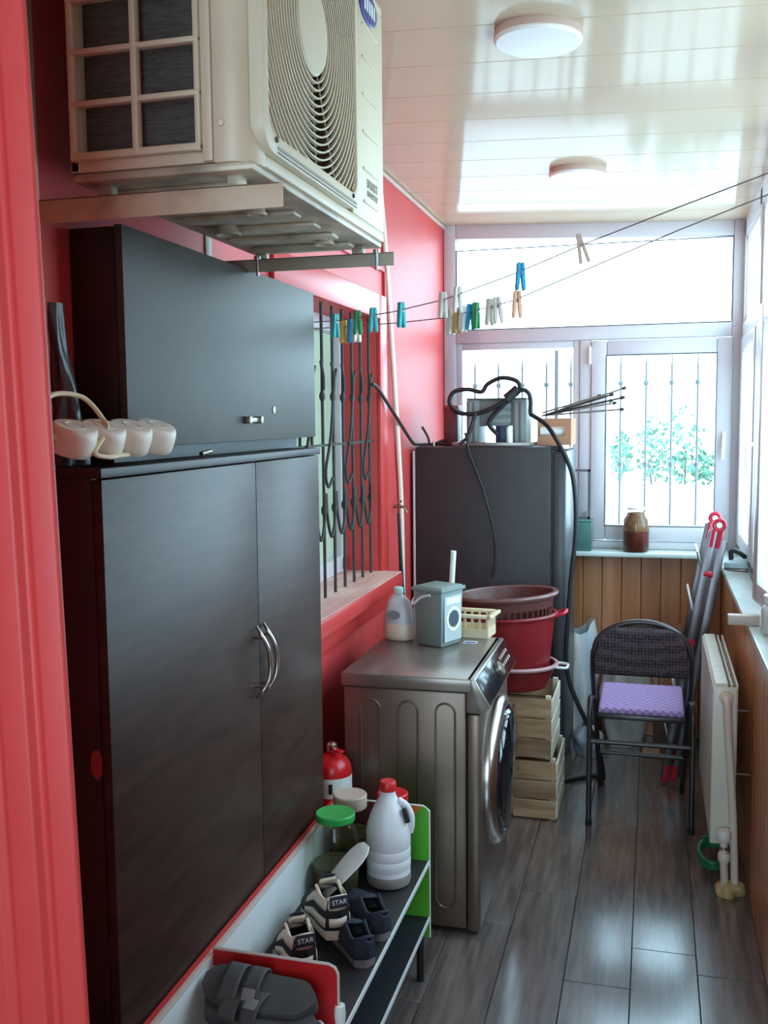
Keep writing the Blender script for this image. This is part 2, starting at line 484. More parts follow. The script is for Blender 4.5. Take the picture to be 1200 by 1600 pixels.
# painted jamb at the left edge of the view
pl = structure('trim_4', 'red painted door jamb with vertical mouldings at the left edge', (-.8, 1.1, 0))
b = MB()
prof = [(-1.12, 1.112), (-1.12, 1.085), (-.835, 1.085), (-.825, 1.093), (-.815, 1.085), (-.778, 1.085), (-.772, 1.097), (-.764, 1.097), (-.756, 1.090), (-.725, 1.094), (-.722, 1.100), (-.730, 1.112)]
bot = [b.bm.verts.new((x+.052*1.0-.0200, y, 0)) for x, y in prof]
top = [b.bm.verts.new((x-.034, y, 2.75)) for x, y in prof]
n = len(prof)
for i in range(n): b.bm.faces.new((bot[i], bot[(i+1) % n], top[(i+1) % n], top[i]))
b.bm.faces.new(bot); b.bm.faces.new(top)
b.build('moulded_jamb', M_red, pl, bev=.003, ang=25)

# ------------------------------------------------------------------ windows
def upvc_rect(b, axis, p0, p1, a0, a1, z0, z1, w):
    # rectangular frame: axis 'y' lies in an XZ plane (thickness p0..p1 in y), axis 'x' in a YZ plane
    for (q0, q1, r0, r1) in ((a0, a0+w, z0, z1), (a1-w, a1, z0, z1), (a0+w, a1-w, z0, z0+w), (a0+w, a1-w, z1-w, z1)):
        if axis == 'y': b.box(q0, q1, p0, p1, r0, r1)
        else: b.box(p0, p1, q0, q1, r0, r1)
w1 = structure('window_1', 'white plastic end window with a wide top light and two lower lights', (-.35, YB, 1.0))
X0, X1 = XL+.002, XW+.05
b = MB()
b.box(X0, X0+.065, YB, YB+.07, .99, 2.70); b.box(.37, X1, YB, YB+.07, .99, 2.66)
b.prism([(X0+.065, 2.625), (.37, 2.567), (.37, 2.645), (X0+.065, 2.70)], 'y', YB, YB+.07)
b.box(X0+.065, .37, YB, YB+.07, 2.075, 2.145)
b.box(X0+.065, .37, YB, YB+.07, .99, 1.03)
b.box(-.378, -.318, YB, YB+.07, 1.03, 2.075)
b.build('outer_frame', M_upvc, w1, bev=.006)
b = MB(); upvc_rect(b, 'y', YB-.012, YB+.05, -.318, .378, 1.035, 2.07, .078)
sash = b.build('opening_sash', M_upvc, w1, bev=.008)
b = MB(); upvc_rect(b, 'y', YB+.010, YB+.05, X0+.065, -.378, 1.03, 2.075, .035); b.build('glazing_bead', M_upvc, w1, bev=.005)
b = MB()
upvc_rect(b, 'y', YB-.0135, YB+.02, -.243, .303, 1.110, 1.995, .004)
upvc_rect(b, 'y', YB+.004, YB+.02, X0+.066, .369, 2.146, 2.566, .004)
b.build('gasket', M_gasket, w1)
box('pane', M_pane, w1, -.24, .30, YB+.020, YB+.024, 1.11, 1.993)
box('pane', M_pane, w1, X0+.09, -.40, YB+.030, YB+.034, 1.06, 2.05)
MB().prism([(X0+.065, 2.145), (.37, 2.145), (.37, 2.567), (X0+.065, 2.625)], 'y', YB+.030, YB+.034).build('pane', M_pane, w1)
b = MB(); b.box(.330, .350, YB-.020, YB-.012, 1.52, 1.60); b.tube(smooth_path([(.34, YB-.02, 1.58), (.34, YB-.045, 1.58), (.338, YB-.05, 1.55), (.336, YB-.048, 1.46)], 6), .008, 8)
b.build('handle', M_white, w1, bev=.002)
b = MB(); b.tube([(-.325, YB-.016, 1.95), (-.325, YB-.016, 2.04)], .008, 8); b.tube([(-.325, YB-.016, 1.10), (-.325, YB-.016, 1.19)], .008, 8)
b.build('hinge', M_white, w1)

w2 = structure('window_2', 'run of white plastic side windows on the right', (XW, 2, 1.0))
ZT = zc(XW) - .012
posts = [5.30, 4.52, 3.70, 2.90, 2.10]
YS = posts[-1]-.035
b = MB()
b.box(XW, XW+.07, YS, YB, .99, 1.035); b.box(XW, XW+.07, YS, YB, ZT-.075, ZT+.02); b.box(XW-.004, XW+.07, YS, YB, 2.06, 2.135)
for k, yy in enumerate(posts):
    b.box(XW, XW+.07, yy-.035 if k else yy-.06, min(yy+.035, YB), .99, ZT)
b.build('outer_frame', M_upvc, w2, bev=.005)
for k in range(len(posts)-1):
    a1, a0 = posts[k]-(.06 if k == 0 else .035), posts[k+1]+.035
    if k == 2: continue
    b = MB(); upvc_rect(b, 'x', XW-.012, XW+.05, a0, a1, 1.035, 2.06, .07)
    b.build('sash', M_upvc, w2, bev=.007)
    box('pane', M_pane, w2, XW+.02, XW+.024, a0+.06, a1-.06, 1.09, 2.0)
for k in range(len(posts)-1):
    a1, a0 = posts[k]-.035, posts[k+1]+.035
    b = MB(); upvc_rect(b, 'x', XW+.008, XW+.05, a0, a1, 2.135, ZT-.07, .03); b.build('glazing_bead', M_upvc, w2, bev=.004)
    box('pane', M_pane, w2, XW+.03, XW+.034, a0+.02, a1-.02, 2.15, ZT-.08)
b = MB(); b.box(XW-.022, XW-.012, 4.26, 4.285, 1.50, 1.58); b.tube(smooth_path([(XW-.02, 4.272, 1.56), (XW-.05, 4.272, 1.56), (XW-.055, 4.272, 1.53), (XW-.053, 4.272, 1.43)], 6), .008, 8)
b.build('handle', M_white, w2)
# one sash of the side windows stands ajar, swung into the room
hy, lw = 2.94, .70
Ma = Matrix.Translation((XW+.01, hy, 0)) @ Matrix.Rotation(R(5.0), 4, 'Z')
b = MB(); b2 = MB()
for q in ((0, .07, 1.04, 2.055), (lw-.07, lw, 1.04, 2.055), (.07, lw-.07, 1.04, 1.11), (.07, lw-.07, 1.985, 2.055)):
    b.box(-.03, .03, q[0], q[1], q[2], q[3], Ma)
b.build('sash', M_upvc, w2, bev=.007)
b2.box(-.002, .002, .06, lw-.06, 1.10, 2.0, Ma); b2.build('pane', M_pane, w2)

# ------------------------------------------------------------------ air conditioner outdoor unit
ac = thing('air_conditioner', 'white wall-mounted outdoor air conditioner unit with a round fan grille', 'air conditioner', (-.82, 2.0, 2.095))
AX0, AX1, AY0, AY1, AZ0, AZ1 = -1.0, -.65, 1.58, 2.415, 2.115, 2.665
b = MB()
b.box(AX0, AX1-.02, AY0+.012, AY0+.04, AZ0, AZ0+.03)            # rails around the side opening
b.box(AX0, AX0+.02, AY0+.012, AY0+.04, AZ0, AZ1)
b.box(-.742, -.722, AY0+.001, AY0+.04, AZ0, AZ1)
b.box(AX0, AX1-.02, AY0+.012, AY0+.04, AZ1-.04, AZ1)
b.box(AX0, AX1-.02, AY0, AY1, AZ1-.02, AZ1)
b.box(AX0, AX1-.02, AY1-.02, AY1, AZ0, AZ1)
b.box(AX0, AX0+.012, AY0+.3, AY1, AZ0, AZ1)
b.build('casing', M_acw, ac, bev=.004)
# rounded corner column between side and front
prof = []
for k in range(9):
    a = PI + k*PI/16
    prof.append((AX1-.055 + .055*math.cos(a - PI/2) * 1.0, AY0+.055 + .055*math.sin(a-PI/2+0)))
cpoly = [(-.7205, AY0)] + [(AX1-.05+.05*math.sin(t*PI/16), AY0+.05-.05*math.cos(t*PI/16)) for t in range(9)] + [(AX1, AY0+.06), (AX1-.03, AY0+.06), (-.7205, AY0+.03)]
MB().prism(cpoly, 'z', AZ0-.004, AZ1).build('corner_post', M_acw, ac, bev=.003)
# side grid
gx = [(-.978, -.868), (-.856, -.752)]
b = MB()
b.box(-.99, -.978, AY0-.004, AY0+.012, 2.132, 2.625); b.box(-.752, -.742, AY0-.004, AY0+.012, 2.132, 2.625)
b.box(-.868, -.856, AY0-.006, AY0+.012, 2.132, 2.625)
zz = 2.146; rows_z = []
for k in range(6):
    b.box(-.99, -.742, AY0-.005, AY0+.012, zz-.013 if k == 0 else zz-.010, zz)
    rows_z.append(zz); zz += .0865
b.box(-.99, -.742, AY0-.005, AY0+.012, 2.6, 2.632)
b.build('side_grid', M_acw, ac, bev=.003)
box('condenser_coil', M_coil, ac, -.995, -.70, AY0+.045, AY0+.06, 2.13, 2.64)
b = MB()
b.lathe([(.0065, 0), (.0065, .004), (.004, .006)], 12, rot_to((-.705, AY0, 2.175), rx=R(90)))
b.build('screw', M_acp, ac)
# front plate with the square fan opening
GY0, GY1, GZ0, GZ1 = 1.622, 2.138, 2.168, 2.640
b = MB()
b.box(AX1-.02, AX1, AY0+.055, AY1, AZ0-.002, 2.135); b.box(AX1-.02, AX1, AY0+.055, AY1, 2.648, AZ1)
b.box(AX1-.02, AX1, AY0+.055, 1.600-.0, 2.135, 2.648) if False else None
b.box(AX1-.02, AX1, 2.158, AY1, 2.135, 2.648)
b.build('front_plate', M_acp, ac, bev=.004)
b = MB()
def rrect(y0, y1, z0, z1, r, n=6):
    P = []
    for (cy, cz, a0) in ((y0+r, z0+r, PI), (y1-r, z0+r, 1.5*PI), (y1-r, z1-r, 0), (y0+r, z1-r, .5*PI)):
        for k in range(n+1):
            a = a0 + k*(PI/2)/n; P.append((cy+r*math.cos(a), cz+r*math.sin(a)))
    return P
outer = rrect(1.598, 2.156, 2.135, 2.652, .05); inner = rrect(GY0, GY1, GZ0, GZ1, .035)
rings = []
for P_, xx in ((outer, AX1-.01), (outer, AX1+.014), (inner, AX1+.016), (inner, AX1-.012)):
    rings.append([b.bm.verts.new((xx, y, z)) for y, z in P_])
nn = len(outer)
for i in range(3):
    for k in range(nn): b.bm.faces.new((rings[i][k], rings[i][(k+1) % nn], rings[i+1][(k+1) % nn], rings[i+1][k]))
gf = b.build('grille_frame', M_acp, ac, bev=.003, ang=50)
b = MB(); b.box(AX1+.013, AX1+.017, 1.66, 2.13, 2.146, 2.151); b.box(AX1+.013, AX1+.017, 1.66, 2.13, 2.139, 2.142)
b.build('drip_slot', M_print, gf)
b = MB()
for yy in (1.652, 2.105): b.lathe([(.005, 0), (.005, .003)], 10, rot_to((AX1+.0155, yy, 2.160), ry=R(90)))
b.build('screw', M_black, gf)
HC = (1.868, 2.425)
# concentric louvre rings clipped by the square frame
def ring_arcs(r):
    n = 96; run = []; runs = []
    for k in range(n+1):
        a = 2*PI*k/n + .003
        y, z = HC[0]+r*math.cos(a), HC[1]+r*math.sin(a)
        if GY0-.004 <= y <= GY1+.004 and GZ0-.004 <= z <= GZ1+.004: run.append(a)
        else:
            if len(run) > 1: runs.append(run)
            run = []
    if len(run) > 1: runs.append(run)
    return runs
r = .098
while r < .385:
    b = MB()
    for run in ring_arcs(r):
        V = []
        for a in run:
            ca, sa = math.cos(a), math.sin(a)
            q = []
            for (dr, dx) in ((-.0016, .010), (.0016, .010), (.0020, .003), (-.0010, .003)):
                q.append(b.bm.verts.new((AX1+dx, HC[0]+(r+dr)*ca, HC[1]+(r+dr)*sa)))
            V.append(q)
        for i in range(len(V)-1):
            for k in range(4): b.bm.faces.new((V[i][k], V[i][(k+1) % 4], V[i+1][(k+1) % 4], V[i+1][k]))
    if len(b.bm.faces): b.build('grille_ring', M_acp, gf)
    r += .0142
for k in range(16):
    a = 2*PI*(k+.5)/16
    r1 = min((GY1-HC[0])/max(math.cos(a), 1e-6) if math.cos(a) > 0 else (GY0-HC[0])/min(math.cos(a), -1e-6),
             (GZ1-HC[1])/max(math.sin(a), 1e-6) if math.sin(a) > 0 else (GZ0-HC[1])/min(math.sin(a), -1e-6))
    MB().tube([(AX1-.004, HC[0]+.08*math.cos(a+.18), HC[1]+.08*math.sin(a+.18)), (AX1-.004, HC[0]+r1*math.cos(a), HC[1]+r1*math.sin(a))], .0022, 6).build('grille_spoke', M_acp, gf)
MB().lathe([(.0865, 0), (.0865, .008), (.082, .013), (.04, .0155), (.001, .016)], 40, rot_to((AX1+.0, HC[0], HC[1]), ry=R(90))).build('hub_disc', M_acp, gf)
box('fan_shroud', M_acdark, ac, AX1-.10, AX1-.095, 1.60, 2.156, 2.135, 2.652)
b = MB()
for k in range(3):
    a0 = 2*PI*k/3
    b.grid(lambda u, v, a0=a0: (AX1-.075+.045*(v-.5), HC[0]+(.05+.17*u)*math.cos(a0+v*1.3+u*.4), HC[1]-.03+(.05+.17*u)*math.sin(a0+v*1.3+u*.4)), 8, 8)
b.build('fan_blade', M_acdark, ac, solid=.003)
b = MB()
for zq in (2.175, 2.248, 2.330, 2.412, 2.494, 2.565): b.box(AX1-.002, AX1+.004, 2.235, 2.36, zq, zq+.006)
b.build('front_rib', M_acp, ac, bev=.002)
text_mesh('brand_print', 'SMART', .030, frame_mat((AX1+.0015, 2.312, 2.222), (0, 1, 0), (0, 0, 1)), M_print, ac)
text_mesh('brand_print', 'INVERTER', .020, frame_mat((AX1+.0015, 2.312, 2.200), (0, 1, 0), (0, 0, 1)), M_print, ac)
em = MB().lathe([(.070, 0), (.070, .003), (.066, .005)], 32, rot_to((AX1, 2.285, 2.618), ry=R(90)), sx=.52).build('emblem', M_blue, ac)
b = MB()
for k in range(5):
    yy = 2.245+k*.019
    b.box(AX1+.0045, AX1+.0058, yy, yy+.012, 2.604, 2.634, None)
b.build('emblem_letters', M_white, em)
# base pan seen from below
pan = box('base_pan', M_acpan, ac, AX0+.005, AX1-.004, AY0+.01, AY1-.004, 2.098, 2.114, bev=.006)
b = MB()
for k in range(6):
    yy = 1.66+k*.125
    b.box(AX0+.05, AX1-.05, yy, yy+.05, 2.088, 2.099)
b.build('pan_rib', M_acpan, pan, bev=.008)
b = MB()
for (xx, yy, rr) in ((-.86, 1.72, .028), (-.76, 1.86, .022), (-.90, 2.04, .03), (-.74, 2.22, .025)):
    b.lathe([(rr, 2.084), (rr*.85, 2.080), (rr*.8, 2.099)], 18, Matrix.Translation((xx, yy, 0)), cap0=False, cap1=False)
b.build('drain_boss', M_acpan, pan)
b = MB()
for yy in (1.615, 2.345):
    for xx in (-.95, -.70): b.box(xx-.014, xx+.014, yy+.004, yy+.028, 2.078, 2.099)
b.build('rubber_foot', M_acpan, ac, bev=.003)

def bracket(label, y, m, z1, zt, bolts=True):
    t = thing('wall_bracket', label, 'bracket', (XL, y, z1), group=None)
    b = MB(); b.box(XL, -.607, y, y+.004, z1, zt); b.box(XL, -.612, y, y+.036, zt-.004, zt)
    b.build('arm', m, t, bev=.0015)
    b = MB(); b.box(XL, XL+.004, y, y+.036, z1-.02, zt+.38); b.build('wall_plate', m, t, bev=.0015)
    for xx in ((-.955, -.648) if bolts else ()):
        b = MB(); b.lathe([(.004, -.040), (.004, 0), (.009, 0), (.009, .008)], 10, Matrix.Translation((xx, y-.006, zt-.002)))
        b.build('bolt', M_chrome, t)
    return t
bracket('cream painted steel bracket arm carrying the near end of the air conditioner', 1.604, M_brk, 2.036, 2.078, False)
bracket('bare grey steel bracket arm carrying the far end of the air conditioner', 2.345, M_brk2, 2.046, 2.078)

# ------------------------------------------------------------------ cabinets
lc = thing('tall_cabinet', 'tall dark wenge cabinet with two glossy doors and curved chrome handles', 'cabinet', (-1.02, 2.1, 0))
CX, CY0, CY1, CZ = -.935, 1.548, 2.722, 1.598
b = MB()
b.box(XL+.002, CX-.02, CY0, CY0+.018, .0, CZ-.018); b.box(XL+.002, CX-.02, CY1-.018, CY1, 0, CZ-.018)
b.box(XL+.002, XL+.008, CY0, CY1, 0, CZ-.018); b.box(XL+.002, CX-.02, CY0, CY1, .05, .068)
b.build('carcass', M_wengeside, lc, bev=.001)
box('top_board', M_wengeside, lc, XL+.002, CX+.004, CY0-.006, CY1+.004, CZ-.018, CZ, bev=.002)
box('plinth', M_wengeside, lc, XL+.01, CX-.03, CY0, CY1, 0, .06)
ym = 2.250
for (y0, y1, ys) in ((CY0+.001, ym-.0015, -1), (ym+.0015, CY1-.001, 1)):
    d = box('door', M_wenge, lc, CX-.019, CX, y0, y1, .065, CZ-.021, bev=.0015)
    yy = ym - .030 if ys < 0 else ym + .014
    pts = smooth_path([(CX+.004, yy+.004, 1.176), (CX+.020, yy-.004, 1.158), (CX+.032, yy+.006, 1.125), (CX+.035, yy+.014, 1.085), (CX+.032, yy+.010, 1.045), (CX+.020, yy-.004, 1.018), (CX+.004, yy-.002, 1.000)], 8)
    h = MB().tube(pts, [.0034+.0034*math.sin(PI*min(1, max(0, (i/(len(pts)-1)))))*(.75) for i in range(len(pts))], 10).build('handle', M_chrome, d)
    b = MB()
    for zq in (1.150, 1.028): b.tube([(CX, yy, zq), (CX+.026, yy, zq)], .004, 8)
    b.build('handle_foot', M_chrome, d)
# blot of red paint on the near side
b = MB(); P_ = []
for k in range(22):
    a = 2*PI*k/22; rr = 1+random.uniform(-.10, .10)
    P_.append((-.965+.0125*rr*math.cos(a), 1.062+.028*rr*math.sin(a)))
b.prism(P_, 'y', CY0-.0008, CY0+.0002); tag(b.build('paint_blot', M_darkred, lc), 'red paint blot', None)
b = MB()
for (xx, zq) in ((-1.0, 1.565), (-.995, 1.28), (-.99, 1.16)): b.lathe([(.005, 0), (.005, .0015)], 10, rot_to((xx, CY0, zq), rx=R(90)))
b.build('screw_cap', M_wenge, lc)

uc = thing('wall_cabinet', 'charcoal upper cabinet box standing on the tall wenge cabinet', 'cabinet', (-1.04, 2.28, 1.60))
UX, UY0, UY1, UZ0, UZ1 = -.985, 1.735, 2.845, 1.632, 2.052
b = MB(); b.box(XL+.002, UX-.018, UY0, UY1, UZ0, UZ1)
b.build('carcass', M_wengeside, uc, bev=.002)
d = box('flap_door', M_char, uc, UX-.017, UX, UY0+.001, UY1-.001, UZ0-.004, UZ1+.003, bev=.0015)
b = MB(); b.box(UX, UX+.012, 2.315, 2.375, 1.674, 1.686); b.box(UX, UX+.018, 2.30, 2.316, 1.671, 1.689); b.box(UX, UX+.018, 2.374, 2.39, 1.671, 1.689)
b.build('latch_handle', M_brass, d, bev=.002)
MB().lathe([(.010, 0), (.010, .002), (.006, .003)], 18, rot_to((UX, 2.505, 1.706), ry=R(90))).build('lock_plate', M_brass, d)
box('plinth', M_black, uc, XL+.01, UX-.05, UY0+.03, UY1-.03, CZ, UZ0)  # black block put in for the dark shaded gap under the cabinet
b = MB().tube([(UX+.012, 2.03, 1.606), (UX+.014, 2.075, 1.611)], .0055, 10); tag(b.build('dowel_pin', M_brass, None), 'short grey metal peg lying in the gap between the two cabinets', 'peg')

# power strip on the cabinet top
pst = thing('power_strip', 'ivory wavy power strip with round sockets on the tall cabinet', 'power strip', (-.966, 1.640, CZ+.030), (R(22), 0, R(78)))
Lps = .29
def strip_w(u):
    d = min(abs(u*Lps-(k+.5)*Lps/4) for k in range(4))
    return math.sqrt(max(.0001, .0425**2-d*d)) if Lps/8 < u*Lps < Lps*7/8 else math.sqrt(max(.00001, .0425**2-d*d*1.40))
b = MB(); nv = 60
def prof_strip(scale, z): 
    P = []
    for k in range(nv+1):
        u = k/nv; x = (u-.5)*Lps
        w = strip_w(u)*scale
        P.append((x, w))
    return P
ringsv = []
for (scl, z) in ((.86, .0), (.97, .006), (1.0, .016), (1.0, .030), (.96, .040), (.88, .046), (.74, .049)):
    A = prof_strip(scl, z)
    loop = [(x, w, z) for x, w in A] + [(x, -w, z) for x, w in A[::-1]]
    ringsv.append([b.bm.verts.new(PW[pst.name] @ Vector(p)) for p in loop])
nn = len(ringsv[0])
for i in range(6):
    for k in range(nn): b.bm.faces.new((ringsv[i][k], ringsv[i][(k+1) % nn], ringsv[i+1][(k+1) % nn], ringsv[i+1][k]))
b.bm.faces.new(ringsv[0][::-1]); b.bm.faces.new(ringsv[-1])
b.build('body', M_strip, pst)
for k in range(4):
    x = (-.5+(k+.5)/4)*Lps
    s_o = MB().lathe([(.019, .0485), (.019, .0502), (.016, .0502), (.015, .045), (.001, .045)], 24, PW[pst.name] @ Matrix.Translation((x, 0, 0))).build('socket', M_strip, pst)
    b = MB()
    for sgn in (-1, 1): b.lathe([(.0042, .045), (.0042, .0458)], 10, PW[pst.name] @ Matrix.Translation((x+sgn*.006, sgn*.005, 0)))
    b.build('socket_hole', M_black, s_o)
Mx = PW[pst.name]
b = MB().tube([Mx @ Vector(p) for p in smooth_path([(-.14, 0, .02), (-.17, .02, .05), (-.13, .05, .085), (-.06, .045, .085), (-.03, .012, .055), (-.05, -.02, .045), (-.09, -.04, .015), (-.06, -.046, .007), (-.02, -.040, .006), (0, -.040, .006)], 8)], .0045, 8)
b.build('cable', M_cord, pst)

# dark plastic bag slumped beside the upper cabinet
b = MB()
def bagf(u, v):
    a = 2*PI*u
    rr = (.016+.026*(1-v)**1.5)*(1+.18*math.sin(a*3+v*6)+.1*math.sin(a*5-v*9))
    return (-1.066+.75*rr*math.cos(a)+.008*math.sin(v*5), 1.650+rr*math.sin(a)*.9-.012*v, CZ+.001+.30*v)
b.grid(bagf, 28, 20, closed_u=True)
tag(b.build('plastic_bag', M_bag, None), 'crumpled dark plastic bag standing beside the charcoal upper cabinet', 'bag')

# ------------------------------------------------------------------ shoe rack
rk = thing('shoe_rack', 'low shoe rack of white, red and green printed panels before the tall cabinet', 'shoe rack', (-.77, 2.1, 0))
RXB, RXF, RY0, RY1, RT = -.915, -.632, 1.22, 2.80, .515
box('back_panel', M_rackw, rk, RXB-.010, RXB, RY0, RY1, .10, RT-.004)
box('back_panel_edge', M_rackedge, rk, RXB-.012, RXB+.002, RY0, RY1, RT-.004, RT+.002, bev=.001)
box('red_backing', M_rackred, rk, RXB-.016, RXB-.0125, RY0, RY1, .10, RT+.012)
sh = box('shelf', M_rackdark, rk, RXB, RXF-.001, RY0, RY1, .348, .360)
box('shelf_edge', M_rackw, sh, RXF-.001, RXF+.003, RY0, RY1, .347, .362, bev=.001)
sh = box('shelf', M_racknavy, rk, RXB, RXF-.001, RY0, RY1, .172, .184)
box('shelf_edge', M_rackw, sh, RXF-.001, RXF+.003, RY0, RY1, .171, .186, bev=.001)
def side_panel(y0, y1, m):
    r_ = .02
    P_ = [(RXB, .12), (RXF+.002, .12), (RXF+.002, RT+.012-r_)] + [(RXF+.002-r_+r_*math.cos(a), RT+.012-r_+r_*math.sin(a)) for a in (R(30), R(60), R(90))] + [(RXB, RT+.012)]
    return MB().prism(P_, 'y', y0, y1).build('side_panel', m, rk)
ep = side_panel(RY1-.008, RY1, M_rackgreen)
YQ = RY1-.0085
MB().prism([(RXB, .36), (-.712, .36), (-.712, RT+.011), (RXB, RT+.011)], 'y', YQ-.0008, YQ+.001).build('dark_print', M_rackbrown, ep)
MB().prism([(-.712, .455), (-.712, RT+.0115), (-.652, RT+.0115)], 'y', YQ-.0008, YQ+.001).build('orange_print', M_rackor, ep)
MB().tube([(RXF+.002, YQ+.004, .12), (RXF+.002, YQ+.004, RT), (RXF-.016, YQ+.004, RT+.012), (RXB, YQ+.004, RT+.012)], .0035, 6).build('edge_band', M_rackw, ep)
dv = side_panel(1.900, 1.908, M_rackred)
MB().tube([(RXF+.002, 1.904, .36), (RXF+.002, 1.904, RT-.006), (RXF-.004, 1.904, RT+.006), (RXF-.018, 1.904, RT+.0125), (RXB, 1.904, RT+.0125)], .0045, 6).build('edge_band', M_rackedge, dv)
b = MB(); b.box(RXB, RXB+.030, 1.888, 1.900, .462, .492); b.box(RXB, RXB+.012, 1.88, 1.90, .40, .45)
b.build('corner_clip', M_white, rk, bev=.003)
MB().lathe([(.011, .40), (.013, .42), (.011, .44)], 10, Matrix.Translation((RXF+.006, 1.904, 0))).build('corner_clip', M_white, rk)
for yy in (1.3, 2.76):
    for xx in (RXB+.02, RXF-.02): MB().tube([(xx, yy, 0), (xx, yy, .175)], .011, 10).build('foot', M_black, rk)
sidep = side_panel(RY0, RY0+.008, M_rackw)

# ------------------------------------------------------------------ shoes
def shoe(name, label, heel, yaw, Ls, Ws, m_up, m_sole, style, pitch=0, roll=0):
    t = thing(name, label, 'shoe', heel, (roll, pitch, yaw))
    W = PW[t.name]
    def hw(u):       # half width along the length
        return Ws/2*(.62+.38*math.sin(min(1, u*1.25)*PI*.5) if u < .7 else 1.0*math.sqrt(max(0, 1-((u-.7)/.3)**2.4)))*(1-.10*math.exp(-((u-.42)/.16)**2))*(1 if u > .05 else math.sqrt(max(0.05, u/.05)))
    N = 22
    us = [i/(N-1) for i in range(N)]
    def loop(scale, z):
        L_ = [(u*Ls, hw(u)*scale, z) for u in us] + [(u*Ls, -hw(u)*scale, z) for u in us[::-1]]
        return L_
    st = .026 if style != 'slip' else .022
    b = MB(); rr = [[b.bm.verts.new(W @ Vector(p)) for p in loop(sc, z)] for sc, z in ((.92, 0), (1.0, .004), (1.0, st))]
    nn = len(rr[0])
    for i in range(2):
        for k in range(nn): b.bm.faces.new((rr[i][k], rr[i][(k+1) % nn], rr[i+1][(k+1) % nn], rr[i+1][k]))
    b.bm.faces.new(rr[0][::-1]); b.bm.faces.new(rr[2]); b.build('sole', m_sole, t)
    hh = .112 if style != 'slip' else .078
    def topz(u): # height of upper along length
        if u < .42: return hh - .018*math.sin(u/.42*PI)
        return st+.020+(hh-st-.020)*(.5+.5*math.cos(min(1, (u-.42)/.42)*PI))
    b = MB(); secs = []
    K = 12
    for u in us:
        zt = topz(u); w = hw(u)*.97
        opened = u < .46
        sec = []
        for k in range(K+1):
            a = PI*k/K
            if opened:
                # open collar: sides rise and lean in, no roof
                s_ = 1 if k <= K/2 else -1
                q = (k/(K/2)) if k <= K/2 else ((K-k)/(K/2))
                y = s_*w*(1-.25*q*q); z = st+(zt-st)*q
                if k == K//2: y = w*.75
            else:
                y = w*math.copysign(abs(math.cos(a))**.8, math.cos(a)); z = st+(zt-st)*math.sin(a)**.85
            sec.append((u*Ls, y, z))
        secs.append(sec)
    VV = [[b.bm.verts.new(W @ Vector(p)) for p in s_] for s_ in secs]
    for i in range(N-1):
        for k in range(K):
            if us[i+1] < .46 and k == K//2: continue
            b.bm.faces.new((VV[i][k], VV[i][k+1], VV[i+1][k+1], VV[i+1][k]))
    # heel counter
    b.bm.faces.new([VV[0][k] for k in range(0, K//2+1)] + [VV[0][k] for k in range(K//2+1, K+1)])
    upper = b.build('upper', m_up, t, solid=.003)
    # inner lining
    b = MB(); li = [(u*Ls, hw(u)*.72, st+.012) for u in us[1:12]] + [(u*Ls, -hw(u)*.72, st+.012) for u in us[1:12][::-1]]
    b.bm.faces.new([b.bm.verts.new(W @ Vector(p)) for p in li]); b.build('lining', M_shoeblk, t)
    # collar roll
    col = [Vector((u*Ls, hw(u)*.74, topz(u))) for u in us[::-1] if u < .46] + [Vector((u*Ls, -hw(u)*.74, topz(u))) for u in us if u < .46]
    MB().tube([W @ p for p in col], .0045, 8).build('collar', M_shoecream if style == 'stripe' else m_up, t)
    if style == 'stripe':
        for (zf0, zf1) in ((.10, .36), (.60, .90)):
            b = MB(); pts0 = []
            path = [(u, 1) for u in us[::-1] if u < .62] + [(u, -1) for u in us if u < .62]
            for (u, s_) in path:
                w = hw(u)*1.0+.0025; zt = min(topz(u), hh)
                q0, q1 = zf0, zf1
                row = []
                for q in (q0, q1):
                    row.append(b.bm.verts.new(W @ Vector((u*Ls-(.003 if u < .02 else 0), s_*(w*(1-.24*q*q)+.001), st+(hh-st)*q*(1 if u < .4 else max(.25, 1-(u-.4)*2.2))))))
                pts0.append(row)
            for i in range(len(pts0)-1): b.bm.faces.new((pts0[i][0], pts0[i+1][0], pts0[i+1][1], pts0[i][1]))
            b.build('stripe', M_shoecream, t, solid=.002)
        b = MB().grid(lambda u, v: W @ Vector((Ls*(.40+.16*u), (v-.5)*Ws*.42, hh+.016-.040*u)), 6, 6)
        tg = b.build('tongue', M_shoecream, t, solid=.006)
        b = MB().grid(lambda u, v: W @ Vector((Ls*(.385+.075*u), (v-.5)*Ws*.40, hh+.0235-.019*u+.004*math.sin(v*PI))), 6, 8)
        b.build('tongue_label', M_navy, tg, solid=.003)
        hb = MB().box(-.0075, -.0035, -.025, .025, hh-.026, hh+.004, W).build('heel_tab', M_navy, t, bev=.0018)
        text_mesh('label_print', 'STAR', .017, W @ frame_mat((-.0078, 0, hh-.011), (0, -1, 0), (0, 0, 1)), M_white, hb)
        b = MB()
        for k in range(4):
            x = Ls*(.52+.055*k); z = topz(.52+.055*k)+.004
            b.tube([W @ Vector((x, Ws*.26, z-.012)), W @ Vector((x+.004, 0, z+.002)), W @ Vector((x+.008, -Ws*.26, z-.012))], .0028, 6)
        b.build('lace', M_shoecream, t)
    return t
S0 = .361
shoe('sneaker', 'black sneaker with cream stripes and a loose white insole on the rack shelf', (-.738, 2.245, S0+.028), R(128), .195, .098, M_shoeblk, M_shoecream, 'stripe')
shoe('sneaker', 'black sneaker with cream stripes tucked behind the red rack divider', (-.775, 2.100, S0), R(126), .165, .092, M_shoeblk, M_shoecream, 'stripe')
shoe('slip_on_shoe', 'navy canvas shoe with grey sole, the farther one by the sneakers', (-.645, 2.312, S0), R(126), .215, .084, M_navy, M_sole, 'slip')
